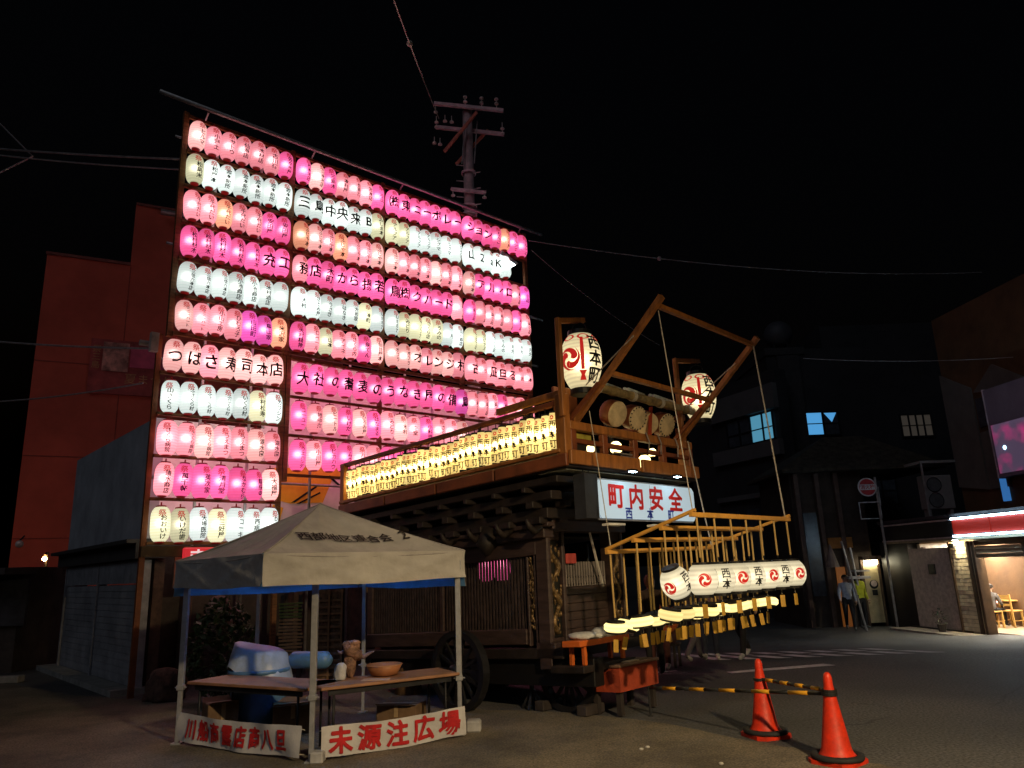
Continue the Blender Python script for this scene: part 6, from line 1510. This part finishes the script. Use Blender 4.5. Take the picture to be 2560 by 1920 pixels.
def person(label, loc, rz, scale, top, bottom, hair=(.02, .014, .01), pose=None, shoe=(.5, .5, .5), long_hair=False):
    J = {k: Vector(v) for k, v in BASEJ.items()}
    for k, v in (pose or {}).items(): J[k] = Vector(v)
    names = list(J); me = bpy.data.meshes.new('body')
    me.from_pydata([J[k] for k in names], [(names.index(a), names.index(b)) for a, b, _ in EDG], [])
    ob = bpy.data.objects.new('body', me); col.objects.link(ob)
    md = ob.modifiers.new('skin', 'SKIN'); md.use_smooth_shade = True
    for i, k in enumerate(names):
        sv = me.skin_vertices[0].data[i]; sv.radius = RADJ[k]; sv.use_root = (k == 'pel')
    ss = ob.modifiers.new('sub', 'SUBSURF'); ss.levels = 1; ss.render_levels = 1
    dg = bpy.context.evaluated_depsgraph_get(); ev = ob.evaluated_get(dg)
    bm = bpy.data.meshes.new_from_object(ev); vs_ = [v.co.copy() for v in bm.vertices]; fs_ = [tuple(p.vertices) for p in bm.polygons]
    bpy.data.objects.remove(ob); bpy.data.meshes.remove(me); bpy.data.meshes.remove(bm)
    nb = len(fs_)
    ex = MB()
    for n, s in (('l', -1), ('r', 1)):                      # five fingers, unequal, slightly curled
        h = J[n + 'ha']; d = (J[n + 'ha'] - J[n + 'wr']).normalized(); side = d.cross(Vector((s, 0, 0))).normalized()
        if side.length < .1: side = Vector((0, 1, 0))
        for q, ln in ((-.026, .055), (-.009, .068), (.009, .064), (.026, .05)):
            a = h + side*q + d*.02; c = Vector((-s, 0, 0))
            ex.tube([a, a + d*ln*.55 + c*.004, a + d*ln + c*.02], [.0095, .0085, .006], 6)
        a = J[n + 'wr'].lerp(h, .5) + side*.034; ex.tube([a, a + side*.022 + d*.025, a + side*.026 + d*.055], [.011, .0095, .007], 6)
    hd = J['hd']; fwd = Vector((0, 1, 0))
    ex.ball(hd + Vector((0, .098, -.012)), (.013, .018, .022), 8, 6)          # nose
    for s in (-1, 1): ex.ball(hd + Vector((s*.083, -.005, -.005)), (.012, .022, .032), 8, 6)   # ears
    o_ = len(vs_); vs_ += ex.v; fs_ += [tuple(i + o_ for i in f) for f in ex.f]
    M = T(*loc) @ RZ(rz) @ Matrix.Scale(scale, 4)
    root = thing('person', label, 'person', loc)
    mb = MB(M); mb.add(vs_, fs_); b = mb.build('body', SKIN, root, smooth=True)
    mats = {'t': top, 'b': bottom, 'f': pmat('shoe_%.2f' % shoe[0], shoe, .6), 's': SKIN}
    order = ['s', 't', 'b', 'f']
    for k in order[1:]: b.data.materials.append(mats[k])
    idx = []
    for fi, f in enumerate(fs_):
        c = sum((vs_[i] for i in f), Vector())/len(f)
        if fi >= nb: idx.append(0); continue
        k = min(EDG, key=lambda e: seg_d(c, J[e[0]], J[e[1]]) - .3*(RADJ[e[0]][0] + RADJ[e[1]][0])*.5)[2]
        idx.append(order.index(k))
    if len(b.data.polygons) == len(idx): b.data.polygons.foreach_set('material_index', idx)
    HM = pmat('hair_%.3f' % hair[0], hair, .6, .3, 30, .3)
    mb = MB(M); n_, k_ = 16, 9; vv = []
    for j in range(k_ + 1):
        for i in range(n_):
            a = 2*math.pi*i/n_; back = .5 - .5*math.sin(a)
            th = (math.pi*(.42 + .26*back) + (.12 if long_hair and back > .4 else 0))*j/k_
            dn = (.10*back*(j/k_)**2 if long_hair else 0)
            vv.append(hd + Vector((.098*math.sin(th)*math.cos(a), -.004 + .112*math.sin(th)*math.sin(a), .028 + .098*math.cos(th) - dn)))
    mb.add(vv, [(j*n_ + i, j*n_ + (i+1) % n_, (j+1)*n_ + (i+1) % n_, (j+1)*n_ + i) for j in range(k_) for i in range(n_)]); mb.build('hair', HM, root, smooth=True)
    mb = MB(M)
    for s in (-1, 1): mb.ball(hd + Vector((s*.034, .083, .012)), (.012, .008, .007), 8, 5)
    mb.build('eyes', INK, root); mb = MB(M); mb.ball(hd + Vector((0, .086, -.052)), (.024, .006, .006), 8, 5); mb.build('mouth', pmat('lips', (.4, .13, .11), .6), root)
    return root
def cloth(n, c): return pmat('cloth_' + n, c, .9, .2, 8, .3)
BLKC, NVYC = cloth('black', (.018, .017, .02)), cloth('navy', (.03, .035, .06))
SIT = {'pel': (0, 0, .50), 'spi': (0, .03, .68), 'che': (0, .07, .86), 'nb': (0, .09, .99), 'nk': (0, .11, 1.06), 'hd': (0, .14, 1.14), 'ht': (0, .14, 1.22)}
for s, n in ((-1, 'l'), (1, 'r')):
    SIT.update({n + 'sh': (s*.17, .07, .94), n + 'el': (s*.23, .16, .70), n + 'wr': (s*.17, .36, .62), n + 'ha': (s*.15, .42, .61), n + 'hi': (s*.10, .04, .47), n + 'kn': (s*.13, .44, .49), n + 'an': (s*.13, .42, .09), n + 'to': (s*.14, .57, .04)})
WALK = {'lkn': (-.10, .17, .50), 'lan': (-.10, .24, .09), 'lto': (-.11, .39, .05), 'rkn': (.10, .02, .50), 'ran': (.10, -.26, .14), 'rto': (.11, -.14, .05), 'lel': (-.23, -.12, 1.13), 'lwr': (-.24, -.10, .90), 'lha': (-.24, -.08, .83), 'rel': (.23, .06, 1.12), 'rwr': (.22, .22, .95), 'rha': (.21, .27, .90)}
def at(x, y): return (x, y, gz(x, y))
person('person with brown bobbed hair seen from behind, left of round lanterns', at(2.02, 11.9), R(10), .87, cloth('brown_black', (.05, .03, .025)), BLKC, (.075, .028, .012), None, (.1, .1, .1), True)
person('person in orange jacket sitting low under the hanging lanterns', at(2.42, 12.95), R(150), .95, cloth('orange', (.62, .14, .03)), cloth('dark_red', (.10, .035, .03)), (.02, .014, .01), SIT, (.62, .6, .58))
person('person in dark clothes walking behind the hanging lanterns', at(2.95, 13.5), R(-60), 1.0, cloth('charcoal', (.05, .05, .055)), cloth('grey_trousers', (.11, .10, .12)), (.02, .014, .01), WALK, (.55, .52, .5))
person('person in pinkish shirt and dark trousers below the round lanterns', at(3.35, 13.9), R(170), .96, cloth('pink_grey', (.30, .17, .2)), NVYC, (.02, .014, .01), None, (.5, .48, .46))
person('person all in black standing beside the zebra crossing', at(3.98, 13.95), R(130), 1.02, BLKC, BLKC, (.015, .012, .01), WALK, (.42, .42, .44))
sx_ = thing('stool', 'low dark stool under the person in orange', 'stool', at(2.42, 12.95))
M = T(*at(2.42, 12.95)) @ RZ(R(150))
mb = MB(M); mb.cbox(-.18, .18, -.16, .16, .34, .375, .006); mb.build('seat', DARKW, sx_)
for x in (-.14, .14):
    for y in (-.12, .12): mb = MB(M); mb.cbox(x - .02, x + .02, y - .02, y + .02, 0, .34, .004); mb.build('leg', DARKW, sx_)
person('person in yellow hi-vis jacket near the lit door', at(10.65, 24.2), R(200), 1.0, cloth('hivis', (.62, .66, .05)), BLKC, (.02, .014, .01), None, (.1, .1, .1))
person('person in pale shirt beside the leaning pole', at(10.12, 23.9), R(160), .98, cloth('pale_blue', (.42, .46, .55)), BLKC, (.02, .014, .01), WALK, (.1, .1, .1))
# diners inside the restaurant, on wooden chairs
CHW = pmat('chair_pine', (.58, .34, .10), .5, .12, 6)
def chair(x, y, rz, label):
    z = RZ0 + .10; root = thing('dining_chair', label, 'chair', (x, y, z)); M = T(x, y, z) @ RZ(rz)
    mb = MB(M); mb.cbox(-.20, .20, -.20, .20, .42, .46, .01); mb.build('seat', CHW, root)
    for a in (-.17, .17):
        mb = MB(M); mb.bar((a, .17, 0), (a, .17, .42), .04); mb.build('leg', CHW, root)
        mb = MB(M); mb.bar((a, -.18, 0), (a, -.20, .9), .04); mb.build('leg', CHW, root)
    mb = MB(M); mb.box(-.15, .15, -.205, -.185, .75, .88); mb.box(-.15, .15, -.2, -.18, .58, .64); mb.build('backrest', CHW, root)
    mb = MB(M); mb.bar((-.17, .17, .18), (-.17, -.18, .18), .025); mb.bar((.17, .17, .18), (.17, -.18, .18), .025); mb.build('stretcher', CHW, root)
FZ = RZ0 + .10
chair(13.95, 22.1, R(-70), 'empty pale wooden chair just inside the restaurant door')
chair(13.45, 22.15, R(-100), 'wooden chair under the diner in grey'); person('diner in grey jacket seated with back to the door', (13.42, 22.15, FZ), R(-60), .95, cloth('dark_grey', (.12, .11, .11)), BLKC, (.02, .014, .01), SIT, (.1, .1, .1))
chair(14.5, 23.2, R(150), 'wooden chair under the diner in red and white'); person('diner in red and white top seated at the far side', (14.45, 23.15, FZ), R(150), .95, cloth('red_white', (.6, .3, .3)), BLKC, (.02, .014, .01), SIT, (.1, .1, .1))
person('waiter in pale apron standing at the right edge of doorway', (14.75, 22.0, FZ), R(120), .98, cloth('lilac', (.42, .40, .52)), BLKC, (.015, .012, .01), None, (.1, .1, .1))
tb = thing('dining_table', 'small wooden dining table inside the restaurant', 'table', (14.35, 22.55, FZ))
mb = MB(T(14.35, 22.55, FZ)); mb.cbox(-.35, .35, -.35, .35, .68, .72, .01); mb.build('tabletop', CHW, tb)
mb = MB(T(14.35, 22.55, FZ)); mb.tube([(0, 0, 0), (0, 0, .68)], .04, 8); mb.build('pedestal', IRON, tb)
mb = MB(T(14.35, 22.55, FZ)); mb.lathe([(.22, 0), (.2, .02), (.04, .03)], 16, cap=True); mb.build('foot', IRON, tb)
sp_ = thing('entrance_plant', 'small potted plant beside the restaurant pale panel', 'plant', tuple(MRS @ Vector((3.1, -.35, .06))))
pc = MRS @ Vector((3.1, -.35, .06))
mb = MB(); mb.lathe([(.09, 0), (.12, .2), (.10, .2)], 12, T(*pc), cap=True); mb.build('pot', pmat('pot_dark', (.08, .06, .05), .7), sp_)
mb = MB(); rnd = random.Random(5)
for k in range(60):
    a = rnd.uniform(0, 6.28); q = rnd.uniform(.05, .2); z = .22 + rnd.uniform(0, .4)
    mb.add([(-.05, 0, 0), (0, .02, .01), (.05, 0, .0), (0, -.02, .01)], [(0,1,2),(0,2,3)], T(pc.x + q*math.cos(a), pc.y + q*math.sin(a), pc.z + z) @ RZ(a) @ RY(rnd.uniform(-.8, .8)))
lv = mb.build('leaves', pmat('leaf_green', (.075, .10, .03)), sp_); lv['kind'] = 'stuff'
